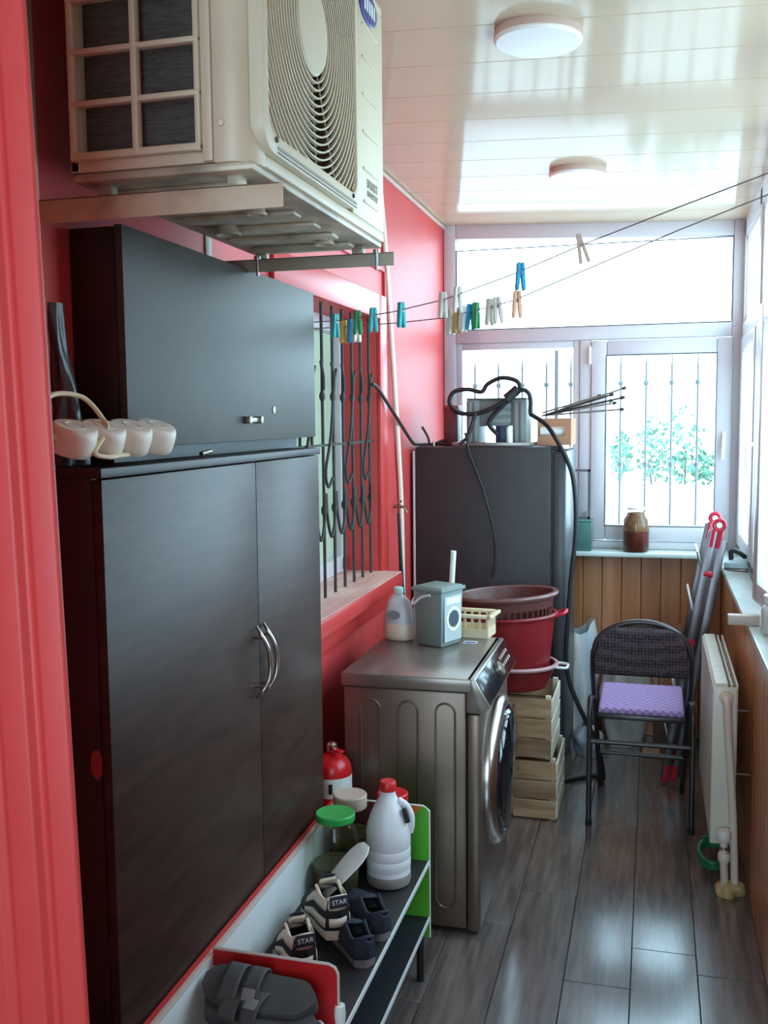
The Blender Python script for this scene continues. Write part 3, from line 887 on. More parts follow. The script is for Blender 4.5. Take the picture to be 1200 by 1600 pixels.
shoe('slip_on_shoe', 'navy canvas shoe with grey sole, the nearer one by the red divider', (-.650, 2.185, S0), R(126), .190, .082, M_navy, M_sole, 'slip')
b = MB(); W = frame_mat((-.815, 2.345, .445), (.44, .36, .50), (-.60, .60, 0))
poly = [(x, w*s) for s in (1,) for x, w in ((0, .024), (.04, .029), (.09, .036), (.13, .038), (.158, .030), (.172, .014))]
poly = poly + [(x, -w) for x, w in poly[::-1]]
b.prism(poly, 'z', 0, .005, W); tag(b.build('shoe_insole', M_white, None, bev=.0015), 'white foam insole sticking out of the striped sneaker', 'insole')

def slide(name, label, loc, rot, m):
    t = thing(name, label, 'sandal', loc, rot)
    W = PW[t.name]; Ls, Ws = .25, .095
    us = [i/20 for i in range(21)]
    def hw(u): return Ws/2*(math.sin(min(1, (u+.02)*6)*PI/2)*(.78+.22*math.sin(u*PI*.8)) if u < .75 else .98*math.sqrt(max(0, 1-((u-.75)/.26)**2.2)))
    b = MB(); rr = []
    for (sc, zf) in ((.92, 0), (1, .008), (1, .026), (.94, .032)):
        L_ = [(u*Ls, hw(u)*sc, zf+(.006*math.cos(u*PI*2) if zf > .01 else 0)) for u in us] + [(u*Ls, -hw(u)*sc, zf+(.006*math.cos(u*PI*2) if zf > .01 else 0)) for u in us[::-1]]
        rr.append([b.bm.verts.new(W @ Vector(p)) for p in L_])
    nn = len(rr[0])
    for i in range(3):
        for k in range(nn): b.bm.faces.new((rr[i][k], rr[i][(k+1) % nn], rr[i+1][(k+1) % nn], rr[i+1][k]))
    b.bm.faces.new(rr[0][::-1]); b.bm.faces.new(rr[-1]); b.build('footbed', m, t)
    for (u0, u1) in ((.46, .60), (.64, .80)):
        b = MB().grid(lambda p, q: W @ Vector(((u0+(u1-u0)*p)*Ls, -hw((u0+u1)/2)*1.04*math.cos(q*PI), .018+.048*math.sin(q*PI)**.7)), 6, 16)
        st = b.build('strap', m, t, solid=.005)
    b = MB().box(-.014, .014, -.012, .012, 0, .005, W @ rot_to((Ls*.53, .030, .062), rx=R(-28)))
    b.build('buckle', M_sole, t, bev=.003)
    return t
slide('sandal', 'charcoal slide sandal lying flat in the near end of the shoe rack', (-.642, 1.790, S0+.066), (R(2), R(-2), R(174)), M_sandal)
slide('sandal', 'charcoal slide sandal propped up on edge against the red divider', (-.655, 1.845, S0+.098), (R(-28), R(-3), R(180)), M_sandal)
slide('sandal', 'charcoal slide sandal under the other sandals in the near end of the rack', (-.655, 1.680, S0), (0, 0, R(172)), M_sandal)
shoe('white_shoe', 'white low shoe beneath the charcoal sandals in the rack', (-.640, 1.825, S0), R(178), .25, .09, M_hdpe, M_white, 'slip')

# ------------------------------------------------------------------ jars and jug on the rack
def jar(name, label, loc, r, h, lid_m, fill_m, fill_h, neck=.78, lid_h=.016, cat='jar', glassm=None):
    t = thing(name, label, cat, loc)
    T = Matrix.Translation(loc)
    hn = h-lid_h
    prof = [(r*.90, 0), (r*.98, .006), (r, .016), (r, hn*.70), (r*.96, hn*.80), (r*neck*1.04, hn*.92), (r*neck, hn*.945), (r*neck, hn)]
    MB().lathe(prof, 36, T, cap1=False).build('glass_body', glassm or M_jarglass, t)
    MB().lathe([(r*.88, .004), (r*.95, .012), (r*.95, fill_h), (.001, fill_h+.004)], 30, T).build('contents', fill_m, t)
    if lid_m:
        MB().lathe([(r*neck*1.06, hn-.004), (r*neck*1.08, hn), (r*neck*1.08, h-.003), (r*neck*1.02, h), (r*neck*.7, h-.002), (.001, h-.002)], 36, T).build('lid', lid_m, t)
    return t
jar('glass_jar', 'large glass jar with a green lid on the shoe rack', (-.842, 2.545, S0), .066, .228, M_lidg, M_pickle, .085)
jar('glass_jar', 'large glass jar with a beige cover behind the green-lidded jar', (-.845, 2.695, S0), .064, .225, M_lidb, M_pickle, .11, neck=.72, lid_h=.035)
jar('glass_jar', 'glass jar with a red lid behind the white jug', (-.728, 2.742, S0), .046, .222, M_lidr, M_pickle, .09, neck=.92, lid_h=.024)
jg = thing('plastic_jug', 'milky white plastic jug with a red cap on the shoe rack', 'jug', (-.712, 2.630, S0), (0, 0, R(20)))
W = PW[jg.name]
b = MB(); rings = []
prof = [(.052, 0), (.060, .006), (.0625, .02), (.0625, .045), (.061, .05), (.0635, .056), (.0635, .075), (.0615, .08), (.0635, .086), (.0635, .105), (.0615, .11), (.0635, .116), (.0635, .150), (.060, .175), (.050, .205), (.036, .235), (.025, .252), (.0215, .262), (.0215, .280)]
b.lathe(prof, 36, W, sx=1.0, sy=1.0); b.build('body', M_hdpe, jg)
MB().lathe([(.0532, .0008), (.0612, .0065), (.0637, .020), (.0637, .036), (.0634, .0365)], 36, W, cap0=False, cap1=False).build('residue_band', M_liquid, jg)
MB().tube([W @ Vector(p) for p in smooth_path([(.028, -.010, .245), (.048, -.014, .232), (.062, -.016, .205), (.064, -.016, .175), (.060, -.012, .152)], 6)], .010, 10).build('handle', M_hdpe, jg)
MB().tube([W @ Vector(p) for p in ((.041, -.034, .228), (.052, -.036, .190))], [.007, .007], 10).build('handle_hole_shade', M_blackrub, jg)  # solid black tube standing in for the shade in the grip opening
MB().lathe([(.0235, .272), (.0245, .276), (.0245, .294), (.021, .299), (.001, .299)], 24, W).build('cap', M_lidr, jg)

# fire extinguisher
fe = thing('fire_extinguisher', 'red fire extinguisher standing between the tall cabinet and the washing machine', 'fire extinguisher', (-.975, 2.925, 0))
T = Matrix.Translation((-.975, 2.925, 0))
MB().lathe([(.058, 0), (.062, .01), (.062, .565), (.059, .583), (.048, .603), (.028, .616), (.018, .62), (.018, .63)], 32, T).build('cylinder', M_ext, fe)
MB().lathe([(.0626, .492), (.0626, .555)], 32, T, cap0=False, cap1=False).build('label_band', M_white, fe)
b = MB()
for k in range(8):
    a = R(-170+k*26); 
    b.box(-.006, .006, -.001, .001, .508, .540, T @ Matrix.Rotation(a, 4, 'Z') @ Matrix.Translation((0, -.0632, 0)))
b.build('label_print', M_black, fe)
MB().lathe([(.015, .622), (.017, .63), (.017, .650), (.010, .656)], 16, T).build('valve', M_chrome, fe)
b = MB(); b.box(-.060, .050, -.014, .014, .655, .672, T @ Matrix.Rotation(R(-8), 4, 'Z') @ Matrix.Rotation(R(-8), 4, 'Y')); b.box(-.012, .055, -.010, .010, .632, .640, T @ Matrix.Rotation(R(-35), 4, 'Z'))
b.build('lever', M_ext, fe, bev=.003)

# ------------------------------------------------------------------ washing machine
wm = thing('washing_machine', 'dark inox front-loading washing machine against the red wall', 'washing machine', (-.75, 3.35, 0))
VX0, VX1, VY0, VY1 = -.975, -.520, 3.052, 3.665
b = MB(); b.box(VX0, -.565, VY0, VY1, .018, .806); b.build('body', M_wash, wm, bev=.008)
box('front_panel', M_wash, wm, -.563, VX1, VY0-.002, VY1+.002, .012, .738, bev=.010)
box('top_plate', M_washtop, wm, VX0-.006, -.545, VY0-.010, VY1+.008, .808, .853, bev=.007)
b = MB().prism([(-.563, .742), (-.514, .742), (-.487, .764), (-.537, .851), (-.544, .853), (-.563, .853)], 'y', VY0-.006, VY1+.006)
cp_ = b.build('control_housing', M_washtop, wm, bev=.003)
b = MB(); Mp = frame_mat((-.512, 3.36, .8085), (0, 1, 0), (-.498, 0, .867))
b.box(-.298, .298, -.046, .046, .0005, .0030, Mp); pnl = b.build('control_panel', M_panel, cp_, bev=.001)
b = MB(); b.lathe([(.026, .003), (.026, .016), (.022, .020), (.001, .020)], 24, Mp @ Matrix.Translation((.0, 0, 0))); b.build('dial', M_washtop, pnl, bev=0)
b = MB(); 
for k in range(5): b.box(.09+.034*k, .108+.034*k, -.014, -.004, .003, .0042, Mp); b.box(.09+.034*k, .108+.034*k, .012, .022, .003, .0042, Mp)
b.build('button', M_print, pnl)
for (xa, xb_) in ((-.914, -.850), (-.788, -.724), (-.665, -.601)):
    xm = (xa+xb_)/2; w_ = (xb_-xa)/2; z0, z1 = .085, .768
    pth = [(xm+w_*math.cos(a), VY0-.001, z1-w_+w_*math.sin(a)) for a in [R(k*15) for k in range(0, 13)]] + [(xm+w_*math.cos(a), VY0-.001, z0+w_+w_*math.sin(a)) for a in [R(k*15) for k in range(12, 25)]]
    MB().tube(pth, .0038, 8, closed=True).build('pressed_rib', M_wash, wm)
DT = rot_to((VX1-.002, 3.352, .462), ry=R(90))
MB().lathe([(.252, 0), (.256, .012), (.250, .030), (.236, .042), (.222, .044), (.216, .036), (.214, .02)], 56, DT, cap0=False, cap1=False).build('door_ring', M_chrome, wm)
dr = MB().lathe([(.214, .026), (.213, .048), (.205, .058), (.150, .064), (.001, .066)], 56, DT, cap0=False).build('door_glass', M_doorglass, wm)
b = MB(); b.box(-.498, -.466, 3.560, 3.585, .40, .52); b.build('door_grip', M_panel, wm, bev=.008)
b = MB()
for (xx, yy) in ((-.93, 3.1), (-.57, 3.1), (-.93, 3.62), (-.57, 3.62)): b.lathe([(.02, 0), (.02, .02)], 14, Matrix.Translation((xx, yy, 0)))
b.build('levelling_foot', M_black, wm)
stk = box('energy_sticker', M_white, wm, -.668, -.618, 3.545, 3.585, .8532, .8537)
box('sticker_print', mat('sticker_blue', (84, 110, 170), .5), stk, -.664, -.622, 3.549, 3.572, .8537, .8540)
WT = .8533

# detergent bottle
db = thing('detergent_bottle', 'clear detergent bottle with milky liquid on the washing machine', 'bottle', (-.915, 3.560, WT), (0, 0, R(-12)))
W = PW[db.name]
prof = [(.050, 0), (.058, .006), (.060, .02), (.059, .08), (.054, .115), (.042, .145), (.024, .165), (.016, .172), (.016, .184)]
M_pet = mat('translucent_pet', (206, 212, 218), .3)
MB().lathe([(r*1.0, z) for r, z in prof], 32, W, sx=1.0, sy=.62).build('body', M_pet, db)
MB().lathe([(.0512, .0004), (.0592, .006), (.0612, .02), (.0608, .062), (.0600, .063)], 32, W, sx=1.0, sy=.63, cap0=False, cap1=False).build('liquid', mat('milky_liquid', (226, 208, 186), .4), db)
b = MB().lathe([(.028, 0), (.028, .0012)], 20, W @ rot_to((-.004, -.0375, .098), rx=R(80)), sx=1, sy=.62); b.build('label', mat('label_grey', (128, 136, 140), .5), db)
MB().tube([W @ Vector(p) for p in smooth_path([(.022, 0, .160), (.040, -.006, .150), (.056, -.008, .125), (.060, -.006, .095), (.057, 0, .07)], 6)], .0075, 8).build('handle', M_pet, db)
MB().lathe([(.0185, .176), (.0185, .196), (.014, .199), (.001, .199)], 18, W).build('cap', mat('pale_green_cap', (178, 210, 200), .4), db)

# powder box
pb = thing('powder_box', 'grey-green plastic washing powder box with lid on the washing machine', 'box', (-.755, 3.525, WT), (0, 0, R(-24)))
W = PW[pb.name]
def tbox(b, w0, d0, w1, d1, z0, z1, W):
    P = [(-w0, -d0, z0), (w0, -d0, z0), (w0, d0, z0), (-w0, d0, z0), (-w1, -d1, z1), (w1, -d1, z1), (w1, d1, z1), (-w1, d1, z1)]
    v = [b.bm.verts.new(W @ Vector(p)) for p in P]
    for f in ((3, 2, 1, 0), (4, 5, 6, 7), (0, 1, 5, 4), (1, 2, 6, 5), (2, 3, 7, 6), (3, 0, 4, 7)): b.bm.faces.new([v[i] for i in f])
b = MB(); tbox(b, .058, .062, .064, .069, 0, .205, W); b.build('body', M_sage, pb, bev=.008)
b = MB(); tbox(b, .070, .075, .070, .075, .200, .214, W); tbox(b, .062, .067, .060, .065, .214, .219, W); b.build('lid', M_sage, pb, bev=.004)
lb = MB().box(.0625, .0655, -.052, .052, .02, .185, W @ Matrix.Rotation(R(-.0), 4, 'Y')).build('label', mat('label_pale', (176, 186, 184), .5), pb)
MB().lathe([(.045, 0), (.045, .001), (.034, .001), (.034, .0)], 28, W @ rot_to((.0658, .004, .100), ry=R(90))).build('label_ring', M_white, lb)
MB().lathe([(.030, 0), (.030, .0012)], 24, W @ rot_to((.0658, .004, .100), ry=R(90))).build('label_drum', mat('label_dark', (74, 84, 96), .4), lb)
MB().box(.0655, .0662, -.04, .045, .155, .178, W).build('label_strip', M_white, lb)
MB().tube([W @ Vector(p) for p in smooth_path([(-.066, -.0, .188), (-.072, -.05, .170), (-.06, -.078, .150), (-.02, -.080, .180), (.02, -.078, .192)][:5], 6)], .0045, 8).build('handle', M_hdpe, pb)

# small cream basket
cb = thing('plastic_basket', 'small cream plastic basket on the back edge of the washing machine', 'basket', (-.675, 3.70, WT))
W = PW[cb.name] @ Matrix.Rotation(R(-6), 4, 'Z')
b = MB()
def wallbars(b, w, d, h, n, W, t=.003):
    for s_ in (-1, 1):
        for (p, q, L_) in (('x', d, w), ('y', w, d)):
            for k in range(n+1):
                u = -L_+2*L_*k/n
                if p == 'x': b.box(u-.004, u+.004, s_*q-t, s_*q+t, .004, h, W)
                else: b.box(s_*q-t, s_*q+t, u-.004, u+.004, .004, h, W)
wallbars(b, .088, .052, .08, 6, W)
b.box(-.09, .09, -.055, .055, 0, .005, W)
for s_ in (-1, 1):
    b.box(-.09, .09, s_*.054-.003, s_*.054+.003, .0, .035, W); b.box(s_*.09-.003, s_*.09+.003, -.054, .054, 0, .035, W)
b.build('lattice_body', M_cream, cb)
b = MB()
for s_ in (-1, 1):
    b.box(-.105, .105, s_*.062-.010, s_*.062+.010, .076, .090, W); b.box(s_*.098-.011, s_*.098+.011, -.072, .072, .076, .090, W)
b.build('rim', M_cream, cb, bev=.004)

# broom handle behind the machine
bh = thing('broom', 'white broom handle standing behind the washing machine', 'broom', (-.83, 3.86, 0))
MB().tube([(-.83, 3.86, .06), (-.752, 3.80, 1.160)], .011, 12).build('handle', M_white, bh)
b = MB().box(-.96, -.70, 3.835, 3.885, .0, .07); b.build('brush_head', M_sage, bh, bev=.008)

# ------------------------------------------------------------------ crates and tubs
def crate(label, x0, x1, y0, y1, z0, z1, mf):
    t = thing('fruit_crate', label, 'crate', ((x0+x1)/2, (y0+y1)/2, z0))
    b = None
    hs = (z1-z0-.012)/3
    for k in range(3):
        a = z0+.006+k*hs
        for yy in (y0, y1-.007):
            if k == 2 and yy == y0:
                bb = MB(); bb.box(x0, x1, yy, yy+.007, a, a+hs*.40); bb.box(x0, x1, yy, yy+.007, a+hs*.62, a+hs-.006)
                bb.box(x0, x0+(x1-x0)*.36, yy, yy+.007, a+hs*.40, a+hs*.62); bb.box(x1-(x1-x0)*.36, x1, yy, yy+.007, a+hs*.40, a+hs*.62)
                bb.build('slat', M_crate, t, origin=(x0, yy, a))
            else:
                MB().box(x0, x1, yy, yy+.007, a, a+hs-.006).build('slat', M_crate, t, origin=(x0, yy, a), bev=.001, seg=1)
        for xx in (x0-.006, x1):
            MB().box(xx, xx+.007, y0-.002, y1+.002, a+.004, a+hs-.010).build('slat', mf, t, origin=(xx, y0, a), bev=.001, seg=1)
    for xx in (x0+.002, x1-.024):
        for yy in (y0+.008, y1-.030): MB().box(xx, xx+.022, yy, yy+.022, z0, z1).build('corner_post', mf, t, bev=.001, seg=1)
    for k in range(4):
        xa = x0+.008+(x1-x0-.016)*k/4
        MB().box(xa, xa+(x1-x0)/4-.014, y0+.008, y1-.008, z0+.004, z0+.010).build('base_slat', M_crate, t, bev=.001, seg=1)
    return t
crate('pale wooden fruit crate on the floor, lower of the two behind the washing machine', -.800, -.372, 4.045, 4.395, 0, .262, M_cratew)
crate('pale wooden fruit crate stacked on top, carrying the red plastic tubs', -.805, -.392, 4.035, 4.375, .263, .530, M_cratew)

def tub(name, label, loc, r0, r1, h, m, mrim, tiltx=0, tilty=0, sx=1.0, sy=.84):
    t = thing(name, label, 'tub', loc, (tiltx, tilty, 0))
    W = PW[t.name]
    b = MB(); b.lathe([(r0*.9, 0), (r0, .006), (r1, h), (r1-.004, h), (r0-.004, .010), (.001, .008)], 44, W, sx=sx, sy=sy, cap0=True, cap1=False); b.build('bowl', m, t)
    b = MB(); b.lathe([(r1-.004, h-.006), (r1+.008, h-.010), (r1+.012, h-.002), (r1+.008, h+.005), (r1-.004, h+.005), (r1-.006, h)], 44, W, sx=sx, sy=sy, cap0=False, cap1=False); b.build('rim', mrim, t)
    return t, W
M_rimp = mat('pale_worn_rim', (196, 150, 150), .4)
t, W = tub('wash_tub', 'dark red plastic tub standing on the top crate', (-.578, 4.185, .5305), .155, .192, .105, M_basin, M_rimp)
MB().tube([W @ Vector(p) for p in smooth_path([(.195, -.045, .10), (.235, -.04, .098), (.240, 0, .097), (.235, .03, .098), (.195, .04, .10)], 5)], .006, 8).build('handle', M_white, t)
t, W = tub('wash_tub', 'tall dark red plastic tub nested in the lower tub', (-.580, 4.180, .545), .158, .205, .300, M_basin, M_basin, tilty=R(-3))
MB().tube([W @ Vector(p) for p in smooth_path([(.205, -.04, .292), (.245, -.035, .305), (.252, 0, .308), (.245, .035, .305), (.205, .04, .292)], 5)], .008, 8).build('handle', M_redpl, t)
# brown laundry basket with slots
lb_ = thing('laundry_basket', 'brown plastic laundry basket with slotted sides nested in the red tubs', 'basket', (-.583, 4.178, .68), (0, R(-4), 0))
W = PW[lb_.name]; NS = 44
def lrad(z): return .158+.047*(z/.25)
b = MB()
def lring(z0, z1, t=.003):
    V = []
    for k in range(NS):
        a = 2*PI*k/NS; ca, sa = math.cos(a), math.sin(a)*.84
        V.append([b.bm.verts.new(W @ Vector(((lrad(z)-d)*ca, (lrad(z)-d)*sa, z))) for z, d in ((z0, 0), (z1, 0), (z1, t), (z0, t))])
    for k in range(NS):
        A, B = V[k], V[(k+1) % NS]
        for i in range(4): b.bm.faces.new((A[i], B[i], B[(i+1) % 4], A[(i+1) % 4]))
lring(.0, .05); lring(.115, .145); lring(.195, .252)
b.lathe([(.156, 0), (.156, .004)], NS, W, sy=.84)
b.build('solid_band', M_brown, lb_)
b = MB()
for k in range(NS):
    a = 2*PI*k/NS; ca, sa = math.cos(a), math.sin(a)
    b.tube([W @ Vector((lrad(z)*ca-.0015*ca, lrad(z)*sa*.84-.0015*sa, z)) for z in (.045, .12, .20)], .0042, 6)
b.build('slot_bars', M_brown, lb_)
b = MB(); b.lathe([(.204, .246), (.216, .238), (.224, .248), (.220, .258), (.204, .258), (.201, .252)], 48, W, sy=.84, cap0=False, cap1=False); b.build('rim', mat('brown_rim', (124, 84, 78), .32), lb_)

# ------------------------------------------------------------------ fridge and what stands on it
fr = thing('refrigerator', 'dark graphite refrigerator seen from its side in the far left corner', 'refrigerator', (-.72, 4.78, 0))
FZ = 1.548
b = MB(); b.box(-1.072, -.442, 4.50, 5.05, .03, FZ); b.build('cabinet', M_fridge, fr, bev=.010)
b = MB(); b.box(-.434, -.376, 4.505, 5.045, .06, FZ-.02); b.build('door', M_fridged, fr, bev=.012)
box('door_gasket', M_black, fr, -.443, -.433, 4.515, 5.035, .06, FZ-.03)
b = MB(); b.box(-.47, -.40, 4.51, 4.56, FZ-.02, FZ+.004); b.build('hinge_cover', M_black, fr, bev=.005)
b = MB()
for xx in (-1.03, -.49):
    for yy in (4.54, 5.0): b.lathe([(.02, 0), (.02, .032)], 12, Matrix.Translation((xx, yy, 0)))
b.build('foot', M_black, fr)
box('back_strip', M_upvc, fr, -1.084, -1.073, 4.503, 4.56, .03, FZ-.02, bev=.002)
FT = FZ+.0005
b = MB(); b.box(-.90, -.535, 4.545, 4.86, FT, FT+.006); b.box(-.90, -.535, 4.540, 4.548, FT, FT+.018); b.box(-.541, -.533, 4.54, 4.86, FT, FT+.018); b.box(-.904, -.896, 4.54, 4.86, FT, FT+.018)
tag(b.build('metal_tray', M_alu, None, bev=.001), 'shallow silver tray lying on top of the refrigerator', 'tray')
TT = FT+.0062
gc = thing('plastic_case', 'grey ribbed plastic case on the tray on top of the refrigerator', 'case', (-.71, 4.70, TT))
b = MB(); b.box(-.848, -.572, 4.625, 4.80, TT+.085, TT+.212); b.build('body', M_case, gc, bev=.010)
for (xa, xb_) in ((-.850, -.788), (-.634, -.568)):
    b = MB(); b.box(xa, xb_, 4.612, 4.80, TT, TT+.208)
    for k in range(2): b.box(xa+.008+k*.026, xa+.026+k*.026, 4.606, 4.614, TT+.01, TT+.198)
    b.build('end_column', M_case, gc, bev=.004)
box('blue_clip', mat('dark_blue_plastic', (34, 38, 62), .4), gc, -.715, -.668, 4.63, 4.78, TT, TT+.09, bev=.004)
b = MB()
for k in range(3): b.box(-.785, -.640, 4.618, 4.626, TT+.10+k*.034, TT+.122+k*.034)
b.build('front_rib', M_case, gc, bev=.002)
box('top_lid', mat('dark_case_lid', (84, 88, 88), .4), gc, -.85, -.57, 4.612, 4.80, TT+.2085, TT+.216, bev=.002)
rb = thing('tin_box', 'dull dark red tin beside the grey case on the refrigerator', 'tin', (-.925, 4.75, FT))
b = MB(); b.box(-.975, -.908, 4.69, 4.80, FT, FT+.17); b.build('body', M_rackbrown, rb, bev=.004)
b = MB(); b.box(-.977, -.906, 4.688, 4.802, FT+.17, FT+.192); b.build('lid', M_darkred, rb, bev=.004)
for (x, y, c, w, nm, lab) in ((-1.00, 4.575, M_black, .016, 'pliers', 'small black pliers on the front corner of the refrigerator top'),):
    t = thing(nm, lab, 'tool', (x, y, FT))
    MB().tube([(x-.05, y, FT+.006), (x, y+.006, FT+.010), (x+.055, y+.02, FT+.030)], [.005, .006, .008], 8).build('handle', c, t)
    MB().tube([(x-.05, y+.03, FT+.006), (x, y+.008, FT+.010), (x+.05, y-.012, FT+.010)], [.005, .006, .008], 8).build('handle', c, t)
    MB().lathe([(.011, 0), (.011, .018)], 12, Matrix.Translation((x, y+.006, FT))).build('joint', M_alu, t)
# cardboard box and metal rods
cbx = thing('cardboard_box', 'open brown cardboard box at the right end of the refrigerator top', 'box', (-.49, 4.86, FT))
b = MB(); t_ = .004; x0, x1, y0, y1, z1 = -.528, -.372, 4.70, 4.99, FT+.125
b.box(x0, x1, y0, y1, FT, FT+t_); b.box(x0, x0+t_, y0, y1, FT+t_, z1); b.box(x1-t_, x1, y0, y1, FT+t_, z1); b.box(x0+t_, x1-t_, y1-t_, y1, FT+t_, z1)
b.box(x0+t_, x1-.03, y0, y0+t_, FT+t_, FT+.045); b.box(x0+t_, x1-.03, y0, y0+t_, FT+.085, z1); b.box(x1-.03, x1-t_, y0, y0+t_, FT+t_, z1)
b.build('carton', M_card, cbx)
b = MB(); b.tube([(x0+.012, 4.73, FT+.063), (x1-.012, 4.73, FT+.063)], .022, 14); tag(b.build('paper_roll', M_white, None), 'white paper roll inside the brown cardboard box', 'roll')
rd = [(-.52, 4.82, 1.685, -.145, 4.80, 1.808), (-.50, 4.80, 1.690, -.150, 4.78, 1.765), (-.51, 4.84, 1.688, -.155, 4.84, 1.712), (-.49, 4.79, 1.694, -.20, 4.76, 1.778), (-.50, 4.86, 1.692, -.19, 4.86, 1.742), (-.48, 4.81, 1.698, -.205, 4.80, 1.752), (-.515, 4.80, 1.700, -.26, 4.84, 1.775)]
for k, (xa, ya, za, xb_, yb_, zb_) in enumerate(rd):
    s_ = thing('metal_skewer', 'thin metal skewer in the fan of skewers on the cardboard box', 'skewer', (xa, ya, za), group='metal skewers on the cardboard box')
    MB().tube([(xa, ya, za), (xb_, yb_, zb_)], .0048, 6).build('shaft', M_iron if k % 2 else M_alu, s_)
    d = (Vector((xb_, yb_, zb_))-Vector((xa, ya, za))).normalized()
    e = Vector((xb_, yb_, zb_))
    MB().tube([e, e+d*.018], [.0095, .0065], 8).build('tip_knob', M_iron, s_)
# coiled black cable
cc = thing('black_hose', 'thick black cable coiled over the grey case and running down to the floor', 'cable', (-.6, 4.6, 1.6))
p = [(-.865, 4.60, 1.62)]
pts = smooth_path([(-.70, 4.605, 1.600), (-.74, 4.60, 1.66), (-.66, 4.595, 1.75), (-.60, 4.592, 1.80), (-.61, 4.590, 1.845), (-.68, 4.590, 1.862), (-.745, 4.592, 1.835), (-.775, 4.595, 1.800),
    (-.84, 4.595, 1.812), (-.905, 4.592, 1.80), (-.925, 4.59, 1.75), (-.88, 4.585, 1.705), (-.79, 4.58, 1.700), (-.70, 4.58, 1.735), (-.60, 4.58, 1.800), (-.56, 4.58, 1.795), (-.545, 4.58, 1.755), (-.545, 4.578, 1.70), (-.53, 4.57, 1.685), (-.47, 4.545, 1.645), (-.415, 4.50, 1.570), (-.372, 4.49, 1.49), (-.340, 4.485, 1.38), (-.330, 4.48, 1.18), (-.350, 4.475, .95), (-.363, 4.470, .75), (-.368, 4.470, .58), (-.345, 4.47, .46), (-.285, 4.475, .32), (-.235, 4.485, .22), (-.21, 4.50, .12), (-.20, 4.52, .04), (-.205, 4.56, .012), (-.24, 4.60, .011), (-.33, 4.53, .011), (-.42, 4.46, .011)], 8)
MB().tube(pts, .0105, 10).build('cable', M_blackrub, cc)
MB().tube(smooth_path([(-.84, 4.53, 1.61), (-.825, 4.495, 1.575), (-.815, 4.484, 1.53), (-.79, 4.482, 1.46), (-.755, 4.482, 1.37), (-.72, 4.482, 1.25), (-.697, 4.482, 1.15), (-.692, 4.482, 1.05), (-.705, 4.482, .95)], 6), .0055, 8).build('thin_cord', M_blackrub, cc)
MB().tube(smooth_path([(-.80, 4.575, 1.70), (-.815, 4.55, 1.64), (-.83, 4.52, 1.59), (-.86, 4.50, 1.56)], 6), .009, 8).build('plug_lead', M_blackrub, cc)
MB().tube([(-.655, 4.576, 1.765), (-.605, 4.574, 1.815)], [.024, .017], 10).build('cable_wrap', M_blackrub, cc)
# bent black rod between grille and fridge
br = MB().tube(smooth_path([(-1.072, 3.78, 1.815), (-1.070, 3.86, 1.80), (-1.066, 4.14, 1.685), (-1.062, 4.40, 1.575), (-1.060, 4.50, 1.560), (-1.045, 4.54, 1.557), (-1.03, 4.56, 1.558)], 6), .0075, 8).build('bent_rod', M_iron, None)
tag(br, 'black bent metal rod sloping from the grille down to the refrigerator top', 'rod')
br = MB().tube(smooth_path([(-1.06, 4.60, 1.64), (-1.045, 4.60, 1.615), (-1.030, 4.60, 1.585), (-1.026, 4.60, 1.556)], 6), .006, 8).build('hook_rod', M_iron, None)
tag(br, 'short black hooked rod standing up at the left edge of the refrigerator', 'rod')

# ------------------------------------------------------------------ folding chair
ch = thing('folding_chair', 'folding chair with a dark woven backrest and purple checked seat', 'chair', (-.035, 4.25, 0))
cx = -.034
arch = [(cx-.178, 4.50, .0), (cx-.185, 4.36, .24), (cx-.190, 4.22, .46), (cx-.196, 4.13, .62), (cx-.193, 4.085, .715)]
for k in range(9):
    a = PI - k*PI/8
    arch.append((cx+.190*math.cos(a), 4.075-.012*math.sin(a), .722+.133*math.sin(a)))
arch += [(cx+.193, 4.085, .715), (cx+.196, 4.13, .62), (cx+.190, 4.22, .46), (cx+.185, 4.36, .24), (cx+.178, 4.50, 0)]
MB().tube(smooth_path(arch, 5), .0115, 12).build('back_frame', M_chair, ch)
for s_ in (-1, 1):
    pth = smooth_path([(cx+s_*.203, 4.045, 0), (cx+s_*.203, 4.052, .25), (cx+s_*.203, 4.060, .44), (cx+s_*.203, 4.075, .495), (cx+s_*.203, 4.115, .515), (cx+s_*.200, 4.19, .50), (cx+s_*.197, 4.32, .455)], 6)
    MB().tube(pth, .0115, 12).build('leg', M_chair, ch)
    MB().lathe([(.014, 0), (.014, .022), (.011, .024)], 12, Matrix.Translation((cx+s_*.203, 4.045, 0))).build('foot_cap', M_black, ch)
MB().tube([(cx-.203, 4.055, .352), (cx+.203, 4.055, .352)], .010, 10).build('crossbar', M_chair, ch)
MB().tube([(cx-.184, 4.38, .20), (cx+.184, 4.38, .20)], .009, 10).build('crossbar', M_chair, ch)
# backrest: woven cover between the tubes
def back_pt(u, v):
    z = .628+.205*v
    zz_ = max(0, (z-.722)/.133)
    hw = .186*math.sqrt(max(0, 1-min(1, zz_)**2)) if zz_ > 0 else .188
    hw = max(hw, .10) if v > .97 else hw
    return (cx+(u-.5)*2*hw, 4.118-.05*(z-.62)/.2-.006*math.sin(u*PI), z)
M_weave = bpy.data.materials.new('dark_woven_fabric'); M_weave.use_nodes = True
nt = M_weave.node_tree; p_ = nt.nodes['Principled BSDF']; p_.inputs['Roughness'].default_value = .8
tc = nt.nodes.new('ShaderNodeTexCoord'); ck = nt.nodes.new('ShaderNodeTexVoronoi'); ck.inputs['Scale'].default_value = 75; ck.inputs['Randomness'].default_value = .25
rp = nt.nodes.new('ShaderNodeValToRGB'); rp.color_ramp.elements[0].color = C((26, 22, 26)); rp.color_ramp.elements[1].color = C((92, 76, 84))
